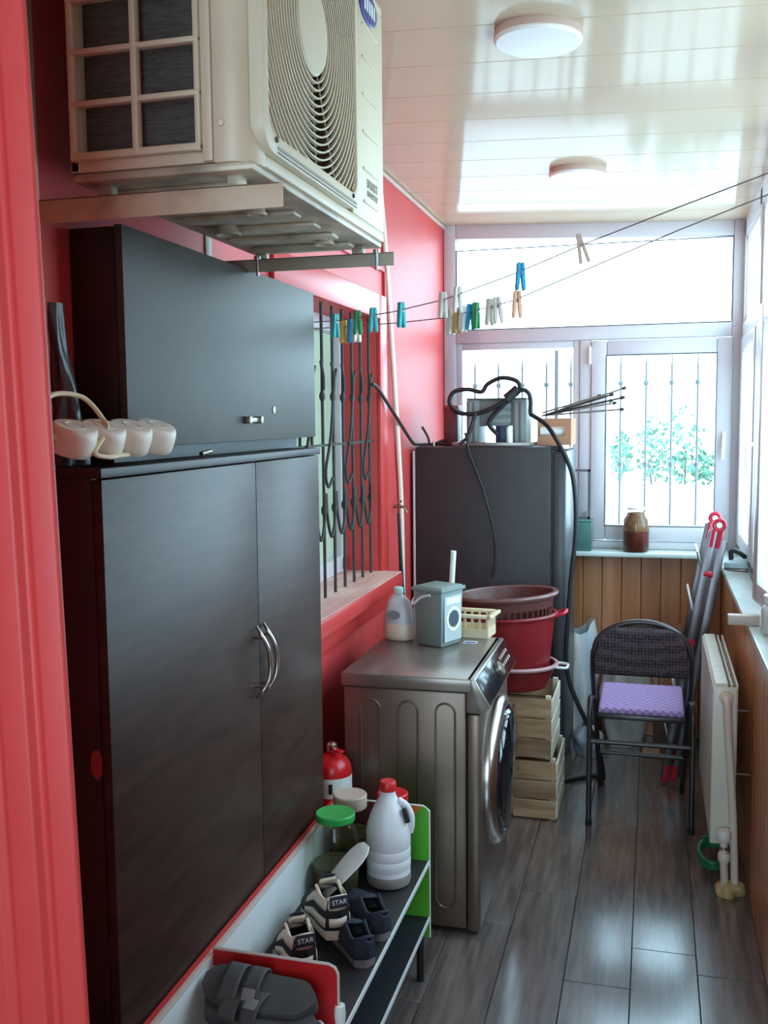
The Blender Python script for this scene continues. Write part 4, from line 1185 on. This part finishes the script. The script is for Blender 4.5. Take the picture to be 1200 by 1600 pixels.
rp.color_ramp.elements[0].position = .25; rp.color_ramp.elements[1].position = .6
nt.links.new(tc.outputs['Object'], ck.inputs['Vector']); nt.links.new(ck.outputs['Distance'], rp.inputs['Fac']); nt.links.new(rp.outputs[0], p_.inputs['Base Color'])
MB().grid(back_pt, 24, 14).build('backrest', M_weave, ch, solid=.018)
MB().tube([(cx-.085, 4.066, .836), (cx+.085, 4.066, .836)], .0035, 6).build('back_slot', M_brass, ch)
M_check = bpy.data.materials.new('purple_checked_cloth'); M_check.use_nodes = True
nt = M_check.node_tree; p_ = nt.nodes['Principled BSDF']; p_.inputs['Roughness'].default_value = .85
tc = nt.nodes.new('ShaderNodeTexCoord'); ck = nt.nodes.new('ShaderNodeTexChecker'); ck.inputs['Scale'].default_value = 62
ck.inputs['Color1'].default_value = C((188, 160, 206)); ck.inputs['Color2'].default_value = C((150, 120, 178))
nt.links.new(tc.outputs['Object'], ck.inputs['Vector']); nt.links.new(ck.outputs['Color'], p_.inputs['Base Color'])
b = MB().box(cx-.172, cx+.172, 4.125, 4.475, .455, .486, Matrix.Translation((0, 4.3, .47)) @ Matrix.Rotation(R(3.0), 4, 'X') @ Matrix.Translation((0, -4.3, -.47)))
b.build('seat', M_check, ch, bev=.012, seg=3)
box('seat_pan', M_chair, ch, cx-.178, cx+.178, 4.112, 4.46, .430, .453, bev=.006)

# ------------------------------------------------------------------ step ladder
ld = thing('step_ladder', 'folded aluminium step ladder with red end caps leaning in the far right corner', 'ladder', (.12, 4.75, 0))
foot = Vector((.085, 0, .02)); topv = Vector((.285, 0, 1.215)); dv_ = (topv-foot)
nrm = Vector((-dv_.z, 0, dv_.x)).normalized()      # towards -x / up: the step side
def lp(t, y, off=0): 
    q = foot + dv_*t + nrm*off; return Vector((q.x, y, q.z))
M_rail = mat('dull_aluminium', (112, 106, 108), .34, .9)
def rail(y, off, t0, t1, w=.018):
    b = MB(); yy = .009
    P = [lp(t0, y-yy, off-w), lp(t0, y-yy, off+w), lp(t0, y+yy, off+w), lp(t0, y+yy, off-w), lp(t1, y-yy, off-w), lp(t1, y-yy, off+w), lp(t1, y+yy, off+w), lp(t1, y+yy, off-w)]
    v = [b.bm.verts.new(q) for q in P]
    for f in ((3, 2, 1, 0), (4, 5, 6, 7), (0, 1, 5, 4), (1, 2, 6, 5), (2, 3, 7, 6), (3, 0, 4, 7)): b.bm.faces.new([v[i] for i in f])
    b.build('rail', M_rail, ld, bev=.002)
for y in (4.60, 4.92):
    rail(y, .018, 0, .96); rail(y, -.030, .02, .93)
for k in range(5):
    t = .16+.165*k
    b = MB(); P = []
    for (a_, o_) in ((t-.012, .034), (t+.050, .066), (t+.058, .060), (t-.004, .028)):
        P.append((a_, o_))
    A = [b.bm.verts.new(lp(a_, 4.61, o_)) for a_, o_ in P]; B = [b.bm.verts.new(lp(a_, 4.91, o_)) for a_, o_ in P]
    b.bm.faces.new(A); b.bm.faces.new(B[::-1])
    for i in range(4): b.bm.faces.new((A[i], B[i], B[(i+1) % 4], A[(i+1) % 4]))
    b.build('step', M_white if k % 2 else M_alu, ld, bev=.002)
for y in (4.60, 4.92):
    b = MB(); c0 = lp(.985, y, -.004)
    b.tube([c0+Vector((.022*math.cos(a), 0, .022*math.sin(a))) for a in [2*PI*k/18 for k in range(18)]], .0095, 8, closed=True)
    for s_ in (-.016, .014): b.tube([lp(.90, y, s_), lp(.965, y, s_)], .012, 8)
    b.build('hinge_cap', M_redpl, ld)
    MB().lathe([(.013, -.011), (.013, .011)], 16, rot_to(c0, rx=R(90))).build('hinge_disc', M_white, ld)
    MB().tube([lp(-.012, y, .012), lp(.055, y, .012)], .016, 8).build('rubber_foot', M_redpl, ld)
    MB().tube([lp(-.0, y, -.024), lp(.06, y, -.024)], .014, 8).build('rubber_foot', M_redpl, ld)
MB().tube([lp(.80, 4.595, -.02), lp(.80, 4.60, .02)], .014, 8).build('lock_clip', M_redpl, ld)
MB().box(-.016, .016, 4.585, 4.600, -.06, .06, Matrix.Translation((lp(.5, 0, .02).x, 0, lp(.5, 0, .02).z)) @ Matrix.Rotation(R(10), 4, 'Y')).build('lock_clip', M_redpl, ld)

# ------------------------------------------------------------------ radiator
ra = thing('radiator', 'cream sectional radiator with exposed pipes on the pine side wall', 'radiator', (.26, 3.97, 0))
RZ0, RZ1 = .175, .75
sec = None
for k in range(10):
    y0 = 3.57+.082*k
    if sec is None:
        b = MB()
        b.box(.212, .219, y0+.001, y0+.081, RZ0, RZ1-.012)
        b.prism([(.212, RZ1-.012), (.222, RZ1), (.262, RZ1+.001), (.262, RZ1-.02), (.219, RZ1-.03)], 'y', y0+.001, y0+.081)
        b.box(.219, .290, y0+.036, y0+.046, RZ0, RZ1-.03)
        b.box(.290, .296, y0+.008, y0+.074, RZ0, RZ1-.02)
        for q in (.272, .290): b.box(q, q+.006, y0+.001, y0+.081, RZ1-.020, RZ1-.002)
        b.tube([(.255, y0, RZ1-.045), (.255, y0+.082, RZ1-.045)], .020, 12); b.tube([(.255, y0, RZ0+.04), (.255, y0+.082, RZ0+.04)], .020, 12)
        sec = b.build('section', M_rad, ra, origin=(.25, y0, RZ0))
    else:
        dup(sec, ra, (.25-.26, y0-3.97, RZ0))
b = MB(); b.box(.212, .292, 3.560, 3.570, RZ0, RZ1-.01); b.build('end_plate', M_rad, ra, bev=.004)
MB().tube(smooth_path([(.255, 3.56, RZ1-.045), (.255, 3.528, RZ1-.046), (.258, 3.520, RZ1-.07), (.262, 3.520, .60), (.285, 3.535, .30), (.298, 3.55, .03)], 7), .0135, 12).build('pipe', M_pipe, ra)
MB().lathe([(.020, -.022), (.022, -.018), (.022, .012), (.018, .016)], 14, rot_to((.255, 3.545, RZ1-.045), rx=R(90))).build('pipe_nut', M_pipe, ra)
MB().tube(smooth_path([(.255, 3.56, RZ0+.04), (.255, 3.53, RZ0+.038), (.256, 3.522, RZ0+.02), (.258, 3.525, .12), (.264, 3.54, .03)], 6), .0135, 12).build('pipe', M_pipe, ra)
MB().lathe([(.022, 0), (.025, .006), (.025, .030), (.020, .036)], 14, Matrix.Translation((.256, 3.522, RZ0+.032))).build('valve', M_white, ra)
MB().lathe([(.018, 0), (.021, .006), (.021, .028), (.018, .032)], 14, Matrix.Translation((.258, 3.523, .130))).build('pipe_nut', M_pipe, ra)
MB().lathe([(.0155, 0), (.0155, .010)], 14, Matrix.Translation((.257, 3.522, .175))).build('valve_ring', M_alu, ra)
for zq in (RZ1-.10, .42): MB().tube([(.290, 3.60, zq), (XR-.001, 3.60, zq)], .004, 6).build('wall_hook', M_alu, ra)
b = MB()
def foamf(u, v):
    a = 2*PI*u; ph = (v-.5)*PI
    n_ = 1+.16*math.sin(a*3+1)+.12*math.sin(a*5+v*7)+.1*math.cos(v*9+a)
    return (.280+.050*n_*math.cos(a)*math.cos(ph), 3.545+.042*n_*math.sin(a)*math.cos(ph), max(.0005, .018+.030*n_*math.sin(ph)))
b.grid(foamf, 26, 14, closed_u=True)
tag(b.build('foam_lump', M_foam, None), 'yellowish lump of expanding foam around the radiator pipes at the floor', 'foam')
gh = [(.232+.048*math.cos(a)*1.0, 3.72+.06*math.sin(a)+.01*k, .03+.010*(a/6)+.045*(.5+.5*math.sin(a*1.0))) for k in range(1) for a in [2*PI*i/14 for i in range(48)]]
tag(MB().tube(gh, .0085, 8).build('garden_hose', M_green, None), 'coil of green hose on the floor beside the radiator', 'hose')

# ------------------------------------------------------------------ bags in the far corner
def sack(name, label, c, rx, ry, h, seed, m, top=.5):
    b = MB()
    def f(u, v):
        a = 2*PI*u
        k = 1+.10*math.sin(a*3+seed)+.07*math.sin(a*7+seed*2+v*5)+.05*math.sin(v*11+a*2)
        prof = (.80+.35*math.sin(v*PI*.75))*(1-(1-top)*max(0, (v-.55)/.45)**1.5)
        return (c[0]+rx*k*prof*math.cos(a), c[1]+ry*k*prof*math.sin(a), c[2]+h*v*(1+.06*math.sin(a*2+seed)))
    b.grid(f, 36, 22, closed_u=True)
    vs = [v for v in b.bm.verts if abs(v.co.z-c[2]) < 1e-4]
    bmesh.ops.contextual_create(b.bm, geom=vs)
    o = b.build(name, m, None)
    return tag(o, label, 'sack')
sack('woven_sack', 'tall white woven sack with blue streaks leaning by the refrigerator', (-.365, 5.175, .001), .090, .085, .60, 1.0, M_sack, .8)
sack('plastic_sack', 'white plastic sack on the floor behind the folding chair', (-.125, 5.14, .001), .105, .10, .40, 2.3, mat('white_sack_film', (196, 192, 186), .5, bump=.5, bscale=9), .85)
sack('plastic_sack', 'small crumpled grey plastic bag on the floor beside the crates', (-.290, 4.93, .001), .066, .075, .15, 4.1, mat('grey_bag_film', (168, 172, 182), .4, bump=.7, bscale=12), .5)
b = MB(); b.box(.02, .21, 5.06, 5.22, .001, .15); 
bx = thing('storage_box', 'dark brown cardboard box on the floor under the end window', 'box', (.115, 5.14, 0))
b.build('carton', mat('dark_brown_card', (96, 70, 58), .8), bx, bev=.003)  # carton in one even dark brown
for s_ in (0, 1): MB().box(.02, .21, 5.06+.081*s_, 5.139+.081*s_, .150, .154).build('flap', mat('dark_brown_card', (96, 70, 58), .8), bx)
b = MB(); b.box(-.02, .13, 4.90, 5.0, .001, .03); b.box(-.01, .14, 4.91, 4.99, .031, .055)
tag(MB().box(-.03, .15, 4.93, 5.02, .001, .028).build('wood_offcut', M_crate, None, bev=.003), 'short wooden offcut lying on the floor under the end window', 'wood')
b.bm.free()

# ------------------------------------------------------------------ things on the sills
SZ = .9905
jar('glass_jar', 'glass jar of dark red preserve standing on the end window sill', (-.080, 5.205, SZ), .066, .222, None, M_jam, .105, neck=.70)
MB_spice = MB().lathe([(.0625, .106), (.0625, .165), (.048, .188), (.044, .200), (.001, .201)], 30, Matrix.Translation((-.080, 5.205, SZ)))
o = MB_spice.build('upper_contents', M_spice, [q for q in bpy.data.objects if q.get('label', '').startswith('glass jar of dark red')][0])
b = MB().lathe([(.046, .216), (.0475, .219), (.0475, .226), (.001, .226)], 28, Matrix.Translation((-.080, 5.205, SZ)))
b.build('lid', M_white, [q for q in bpy.data.objects if q.get('label', '').startswith('glass jar of dark red')][0])
gb = thing('green_box', 'teal green card box on the end window sill beside the refrigerator', 'box', (-.385, 5.20, SZ))
b = MB(); b.box(-.475, -.302, 5.165, 5.27, SZ, SZ+.150); b.build('carton', M_teal, gb, bev=.003)
b = MB(); b.box(-.477, -.300, 5.163, 5.272, SZ+.150, SZ+.158); b.build('lid', M_teal, gb, bev=.002)
pf = thing('picture_frame', 'thin dark metal frame standing on the teal box by the window', 'frame', (-.39, 5.25, SZ+.159))
b = MB(); z0 = SZ+.1585
b.box(-.326, -.314, 5.235, 5.247, z0, 1.408); b.box(-.47, -.314, 5.235, 5.247, 1.396, 1.408); b.box(-.47, -.458, 5.235, 5.247, z0, 1.408); b.box(-.47, -.314, 5.235, 5.247, z0, z0+.012)
b.build('frame_bar', mat('dark_grey_metal', (88, 90, 96), .5), pf)  # bars in one even dark grey
# iron
ir = thing('steam_iron', 'pale blue steam iron lying on the side window sill', 'iron', (.372, 4.66, SZ), (0, 0, R(0)))
pts2 = [(.310, 4.655), (.330, 4.625), (.365, 4.61), (.412, 4.605), (.418, 4.66), (.412, 4.715), (.365, 4.71), (.330, 4.69)]
MB().prism(pts2, 'z', SZ, SZ+.010).build('soleplate', M_alu, ir, bev=.002)
b = MB(); n2 = len(pts2); A = [b.bm.verts.new((x, y, SZ+.012)) for x, y in pts2]; Bq = [b.bm.verts.new((.365+(x-.365)*.95, 4.66+(y-4.66)*.9, SZ+.035)) for x, y in pts2]; Cq = [b.bm.verts.new((.385+(x-.365)*.5, 4.66+(y-4.66)*.5, SZ+.052)) for x, y in pts2]
for Q, S_ in ((A, Bq), (Bq, Cq)):
    for i in range(n2): b.bm.faces.new((Q[i], Q[(i+1) % n2], S_[(i+1) % n2], S_[i]))
b.bm.faces.new(A[::-1]); b.bm.faces.new(Cq); b.build('body', mat('pale_blue_plastic', (178, 206, 214), .35), ir, bev=.003)
MB().tube(smooth_path([(.345, 4.66, SZ+.040), (.342, 4.66, SZ+.085), (.375, 4.66, SZ+.078), (.410, 4.66, SZ+.050)], 6), .011, 10).build('handle', M_black, ir)
MB().tube(smooth_path([(.408, 4.655, SZ+.05), (.412, 4.58, SZ+.03), (.405, 4.40, SZ+.006), (.412, 4.20, SZ+.006), (.42, 4.0, SZ+.006)], 6), .0035, 6).build('cord', M_blackrub, ir)
# white jar at the right edge and wooden block
jr = thing('screw_jar', 'small white jar with a white screw cap on the side window sill', 'jar', (.372, 3.30, SZ))
MB().lathe([(.032, 0), (.036, .005), (.036, .075), (.030, .088), (.025, .092), (.025, .100)], 24, Matrix.Translation((.372, 3.30, SZ))).build('body', mat('clear_jar_plastic', (206, 208, 204), .25), jr)
MB().lathe([(.029, .098), (.030, .101), (.030, .122), (.027, .125), (.001, .125)], 24, Matrix.Translation((.372, 3.30, SZ))).build('cap', M_white, jr)
wbk = MB().box(.245, .345, 3.405, 3.440, SZ+.0005, SZ+.034).build('wood_block', mat('grey_wood', (176, 158, 146), .6), None, bev=.003)
tag(wbk, 'pale wooden block jutting out over the edge of the side sill', 'block')

# ------------------------------------------------------------------ ceiling lamps
for (lab, x, y) in (('round flat white ceiling lamp, the nearer and larger looking of two', -.302, 2.672), ('round flat white ceiling lamp, the farther one by the end window', -.312, 4.175)):
    t = thing('ceiling_lamp', lab, 'lamp', (x, y, zc(x)), (0, tilt, 0), group='ceiling lamps')
    W = PW[t.name]
    MB().lathe([(.112, .0), (.114, -.006), (.114, -.020), (.108, -.022)], 48, W, cap0=True, cap1=False).build('rim', M_lamprim, t)
    MB().lathe([(.1125, -.010), (.1135, -.024), (.108, -.030), (.06, -.0325), (.001, -.033)], 48, W, cap0=False).build('diffuser', M_lamp, t)

# ------------------------------------------------------------------ plastic film tacked over the window corner
M_film = glass('cling_film', (240, 244, 246), 1.5, .12)
b = MB()
def film(u, v):
    return (-1.075+.17*u+.012*math.sin(v*17+u*5), 5.268+.014*math.sin(u*11+v*7)+.010*math.sin(v*23), 2.36-.62*v-.06*math.sin(u*4))
b.grid(film, 14, 30)
tag(b.build('plastic_film', M_film, None), 'crumpled clear plastic film hanging over the left side of the end window', 'plastic film')

# ------------------------------------------------------------------ white conduit, hook, black pole on the left wall
o = MB().tube(smooth_path([(XL+.012, 3.965, 2.685), (XL+.012, 4.08, 2.30), (XL+.014, 4.20, 1.75), (XL+.014, 4.28, 1.34), (XL+.014, 4.30, 1.0), (XL+.014, 4.31, .60)], 4), .0115, 10).build('wall_pipe', M_pipe, None)
tag(o, 'cream plastic pipe running down the red wall', 'pipe')
hk = thing('tap', 'small brass tap on the red wall beside the pipe', 'tap', (XL, 4.20, 1.29))
MB().tube([(XL, 4.20, 1.295), (XL+.05, 4.20, 1.295), (XL+.060, 4.20, 1.27)], .007, 8).build('spout', M_brass, hk)
MB().tube([(XL+.03, 4.185, 1.318), (XL+.03, 4.215, 1.318)], .006, 8).build('lever', M_chrome, hk)
bp = MB().tube([(-1.035, 4.04, 1.285), (-1.025, 4.06, .90), (-1.012, 4.085, .0)], [.006, .010, .012], 10).build('broom_pole', M_black, None)
tag(bp, 'thin black pole leaning against the red wall past the sill', 'pole')

# ------------------------------------------------------------------ iron grille of the left window
ig = thing('window_grille', 'black wrought iron grille with loops in the red window opening', 'grille', (-1.11, 3.4, 1.05))
gx_ = -1.118
ys = [3.895-.118*k for k in range(9)]
for y in ys:
    MB().tube([(gx_, y, WZ0+.004), (gx_, y+.002, 1.4), (gx_, y, WZ1-.002)], .006, 8).build('bar', M_iron, ig)
    for zq in (1.36, 1.76): MB().lathe([(.005, -.02), (.011, -.006), (.011, .006), (.005, .02)], 10, Matrix.Translation((gx_, y, zq))).build('collar', M_iron, ig)
for k in range(len(ys)-1):
    y1, y0 = ys[k], ys[k+1]
    ymid = (y0+y1)/2
    MB().tube(smooth_path([(gx_+.006, y1-.008, 1.42), (gx_+.008, y1-.016, 1.33), (gx_+.008, ymid, 1.26), (gx_+.008, y0+.016, 1.33), (gx_+.006, y0+.008, 1.42)], 5), .0055, 8).build('loop', M_iron, ig)
    if k % 2 == 0:
        MB().tube(smooth_path([(gx_+.008, y1+.02, 1.86), (gx_+.008, y1-.01, 1.80), (gx_+.01, ymid, 1.62), (gx_+.008, y0+.004, 1.50), (gx_+.008, ymid-.03, 1.44), (gx_+.008, ymid+.02, 1.47)], 5), .0055, 8).build('scroll', M_iron, ig)
    MB().tube(smooth_path([(gx_+.006, y1-.03, 1.88), (gx_+.008, y1-.008, 1.83), (gx_+.006, y1-.002, 1.78)], 4), .0055, 8).build('scroll', M_iron, ig)
MB().box(gx_-.004, gx_+.004, WY0, WY1, 1.585, 1.593).build('cross_bar', M_iron, ig)

# ------------------------------------------------------------------ clotheslines with pegs
def lineY(x): return 2.30+(-x+.42)*.50
L1 = [(-1.09, 1.990), (-.95, 1.985), (-.75, 1.995), (-.58, 2.014), (-.38, 2.058), (-.17, 2.115), (.05, 2.168), (.25, 2.214), (.42, 2.254)]
L2 = [(-1.09, 1.975), (-.95, 1.972), (-.75, 1.968), (-.58, 1.970), (-.38, 1.998), (-.17, 2.060), (.05, 2.125), (.25, 2.178), (.42, 2.222)]
def zl(L_, x):
    for i in range(len(L_)-1):
        if L_[i][0] <= x <= L_[i+1][0]:
            t = (x-L_[i][0])/(L_[i+1][0]-L_[i][0]); return L_[i][1]*(1-t)+L_[i+1][1]*t
    return L_[-1][1]
for L_, dy, lab in ((L1, 0, 'thin grey clothesline, the higher of the two across the balcony'), (L2, .06, 'thin grey clothesline, the lower of the two across the balcony')):
    o = MB().tube([(x, lineY(x)+dy, z) for x, z in L_], .0016, 6).build('clothesline', M_rope, None)
    tag(o, lab, 'clothesline', 'clotheslines')
PEGC = {'teal': (64, 178, 182), 'blue': (30, 150, 190), 'yellow': (226, 168, 66), 'white': (226, 218, 208), 'green': (48, 140, 84), 'peach': (226, 166, 132), 'beige': (204, 164, 102), 'wood': (190, 160, 144)}
def peg(label, L_, dy, x, col, yaw, hgt=.074, lean=0, up_=.30):
    z = zl(L_, x); y = lineY(x)+dy
    t = thing('clothespin', label, 'clothespin', (x, y, z), (0, lean, yaw), group='clothespins on the lines')
    W = PW[t.name]; m_ = mat('peg_'+col, PEGC[col], .45)
    zt, zb = hgt*up_, -hgt*(1-up_)
    for s_ in (-1, 1):
        b = MB()
        prof = [(.0008*s_, zt*.9), (.0020*s_, zt), (.0080*s_, zt), (.0094*s_, zt*.8), (.0105*s_, 0), (.0135*s_, zb*.80), (.0125*s_, zb*.95), (.0100*s_, zb), (.0060*s_, zb*.97), (.0030*s_, zb*.6), (.0008*s_, 0)]
        if s_ < 0: prof = prof[::-1]
        # widen across the peg: prongs are 9 mm deep
        b.prism(prof, 'y', -.0075, .0075, W); b.build('prong', m_, t, bev=.001, seg=1)
    MB().tube([W @ Vector(p) for p in ((0, -.0088, -.004), (0, .0088, -.004))], .0038, 10).build('spring', M_alu, t)
    return t
A_ = R(-25)
peg('teal clothespin half hidden at the corner of the charcoal cabinet', L1, 0, -.965, 'teal', R(60))
peg('yellow clothespin, leftmost on the lines beside the charcoal cabinet', L2, .06, -.955, 'yellow', R(50))
peg('blue clothespin next to the yellow one by the charcoal cabinet', L2, .06, -.928, 'blue', R(65))
peg('white clothespin between the blue and green ones by the charcoal cabinet', L2, .06, -.905, 'white', R(50))
peg('green clothespin in the cluster by the charcoal cabinet', L1, 0, -.880, 'green', R(40))
peg('teal clothespin hanging before the iron grille', L1, 0, -.822, 'teal', R(35))
peg('teal clothespin hanging in front of the cream wall pipe', L1, 0, -.722, 'teal', R(55))
peg('white clothespin on the upper line before the end of the red wall', L1, 0, -.583, 'white', R(45))
peg('white clothespin on the upper line at the left window frame', L1, 0, -.535, 'white', R(30))
peg('pale clothespin at the left of the middle cluster on the lower line', L2, .06, -.572, 'white', R(60))
peg('beige clothespin in the middle cluster on the lower line', L2, .06, -.550, 'beige', R(50))
peg('white clothespin between the beige and blue ones on the lower line', L2, .06, -.532, 'white', R(65))
peg('blue clothespin in the middle cluster on the lower line', L2, .06, -.508, 'blue', R(30))
peg('green clothespin right of the blue one in the middle cluster', L2, .06, -.490, 'green', R(70))
peg('white clothespin, left of the close pair on the lower line', L2, .06, -.447, 'white', R(45))
peg('white clothespin, right of the close pair on the lower line', L2, .06, -.425, 'white', R(20), lean=R(-6))
peg('peach clothespin hanging on the lower line against the window', L2, .06, -.366, 'peach', R(20))
peg('bright blue clothespin on the upper line against the window', L1, 0, -.348, 'blue', R(25))
pw_ = thing('clothespin', 'plain wooden clothespin straddling the upper line before the top light', 'clothespin', (-.185, lineY(-.185), zl(L1, -.185)), (0, R(-14), R(10)), group='clothespins on the lines')
W = PW[pw_.name]
for s_ in (-1, 1): MB().box(-.004, .004, -.005, .005, -.045, .030, W @ Matrix.Translation((s_*.005, 0, 0)) @ Matrix.Rotation(R(s_*-7), 4, 'Y')).build('prong', mat('peg_wood', PEGC['wood'], .7), pw_, bev=.001, seg=1)
MB().tube([W @ Vector(p) for p in ((0, -.0065, 0), (0, .0065, 0))], .0035, 8).build('spring', M_alu, pw_)

# ------------------------------------------------------------------ outside
gr = MB().box(-8, 30, 5.6, 40, -1.2, -1.0).build('paved_yard', M_ground, None); struct(gr, 'pale paved yard outside the windows')
gr['kind'] = 'structure'
wg = thing('window_bars', 'pale grey iron bars with round knobs and pointed tips outside the end window', 'grille', (.02, 5.62, 1.0))
for k in range(11):
    x = -1.12+.1345*k
    zt = 2.02
    MB().tube([(x, 5.62, .85), (x, 5.62, zt-.08)], .006, 8).build('bar', M_gpaint, wg)
    MB().lathe([(.007, 0), (.005, .03), (.001, .09)], 8, Matrix.Translation((x, 5.62, zt-.08))).build('spear_tip', M_gpaint, wg)
    for zq in (1.42, 1.86):
        MB().lathe([(.003, -.018), (.013, -.010), (.016, 0), (.013, .010), (.003, .018)], 12, Matrix.Translation((x, 5.62, zq))).build('knob', M_gpaint, wg)
for x in (-1.05, -.35, .35): MB().tube([(x, 5.49, .93), (x, 5.62, .93)], .007, 8).build('wall_anchor', M_gpaint, wg)
for zq in (.93,): MB().box(-1.2, .45, 5.614, 5.626, zq-.008, zq+.008).build('cross_bar', M_gpaint, wg)
# shrub beyond the bars
sb = thing('shrub', 'leafy green shrub in the yard beyond the end window bars', 'shrub', (.25, 8.6, -1.0))
b = MB(); rnd = random.Random(3)
for k in range(950):
    while True:
        q = Vector((rnd.uniform(-1, 1), rnd.uniform(-1, 1), rnd.uniform(-1, 1)))
        if q.length < 1: break
    lobe = rnd.choice(((-.42, .0, 1.34, .10, .22), (-.18, .1, 1.40, .13, .30), (.06, .05, 1.42, .20, .34), (.32, -.05, 1.24, .20, .16), (.12, 0, 1.25, .4, .14)))
    c = Vector((.16+lobe[0]+q.x*lobe[3], 8.6+lobe[1]+q.y*.3, lobe[2]+q.z*lobe[4]))
    s_ = rnd.uniform(.022, .042)
    Rm = Matrix.Rotation(rnd.uniform(0, 6.3), 3, 'Z') @ Matrix.Rotation(rnd.uniform(-1, 1), 3, 'X') @ Matrix.Rotation(rnd.uniform(0, 6.3), 3, 'Y')
    b.bm.faces.new([b.bm.verts.new(c+Rm @ Vector(p)) for p in ((-s_, 0, 0), (0, s_*.5, .004), (s_, 0, 0), (0, -s_*.5, .004))])
fo = b.build('foliage', M_leaf, sb, smooth=False); fo['kind'] = 'stuff'
b = MB()
for (dx, dz) in ((-.2, 1.3), (.1, 1.4), (.35, 1.15)): b.tube([(.2, 8.6, -1.0), (.2+dx*.4, 8.6, .2), (.16+dx, 8.62, dz)], [.03, .02, .006], 8)
b.build('stem', mat('bark', (96, 84, 70), .8), sb)
pt = thing('blank_white_wall', 'blank white wall added below the shrub for the blown-out view', 'wall', (.3, 8.15, -1.0))  # added wall, white so the view under the shrub reads blown out
b = MB(); b.box(-2.6, 3.2, 8.05, 8.2, -1.0, 1.09); b.build('masonry', mat('white_render', (236, 236, 236), .8), pt)
b = MB(); b.box(-2.62, 3.22, 8.02, 8.24, 1.09, 1.13); b.build('coping', mat('white_render', (236, 236, 236), .8), pt, bev=.006)
gw = thing('garden_wall', 'low pale wall in the yard beyond the shrub', 'wall', (.5, 11, -1.0))
b = MB(); b.box(-3, 4, 11, 11.25, -1.0, .62); b.build('masonry', M_outwall, gw)
b = MB(); b.box(-3.05, 4.05, 10.95, 11.3, .62, .70); b.build('coping', M_outwall, gw, bev=.01)
for (x, lab) in ((-.545, 'thin grey post outside the left light of the end window, the left one'), (-.415, 'thin grey post outside the left light of the end window, the right one')):
    o = MB().box(x-.010, x+.010, 5.80, 5.83, -1.0, 2.06).build('shutter_post', M_gpaint, None); tag(o, lab, 'post')

# ------------------------------------------------------------------ pieces that sit apart become parts of their own
def explode(o):
    bm = bmesh.new(); bm.from_mesh(o.data); bm.verts.ensure_lookup_table()
    seen = set(); isl = []
    for v in bm.verts:
        if v.index in seen: continue
        st = [v]; seen.add(v.index); comp = []
        while st:
            q = st.pop(); comp.append(q.index)
            for e in q.link_edges:
                w = e.other_vert(q)
                if w.index not in seen: seen.add(w.index); st.append(w)
        isl.append(set(comp))
    if len(isl) > 1:
        for k, comp in enumerate(isl):
            b2 = bm.copy(); b2.verts.ensure_lookup_table()
            bmesh.ops.delete(b2, geom=[v for v in b2.verts if v.index not in comp], context='VERTS')
            if k == 0: tgt = o; me = o.data
            else:
                tgt = o.copy(); me = o.data.copy(); tgt.data = me; COL.objects.link(tgt)
            b2.to_mesh(me); b2.free()
    bm.free()
EXP = ('grille_ring', 'rubber_foot', 'button', 'front_rib', 'emblem_letters', 'pan_rib', 'drain_boss', 'screw', 'screw_cap', 'handle_foot', 'socket_hole',
       'hinge', 'plaster_bead', 'corner_clip', 'foot', 'levelling_foot', 'fan_blade', 'slot_bars', 'drip_slot', 'lace', 'label_print_mark', 'solid_band', 'window_surround')
for o in list(bpy.data.objects):
    if o.type == 'MESH' and o.name.split('.')[0] in EXP: explode(o)
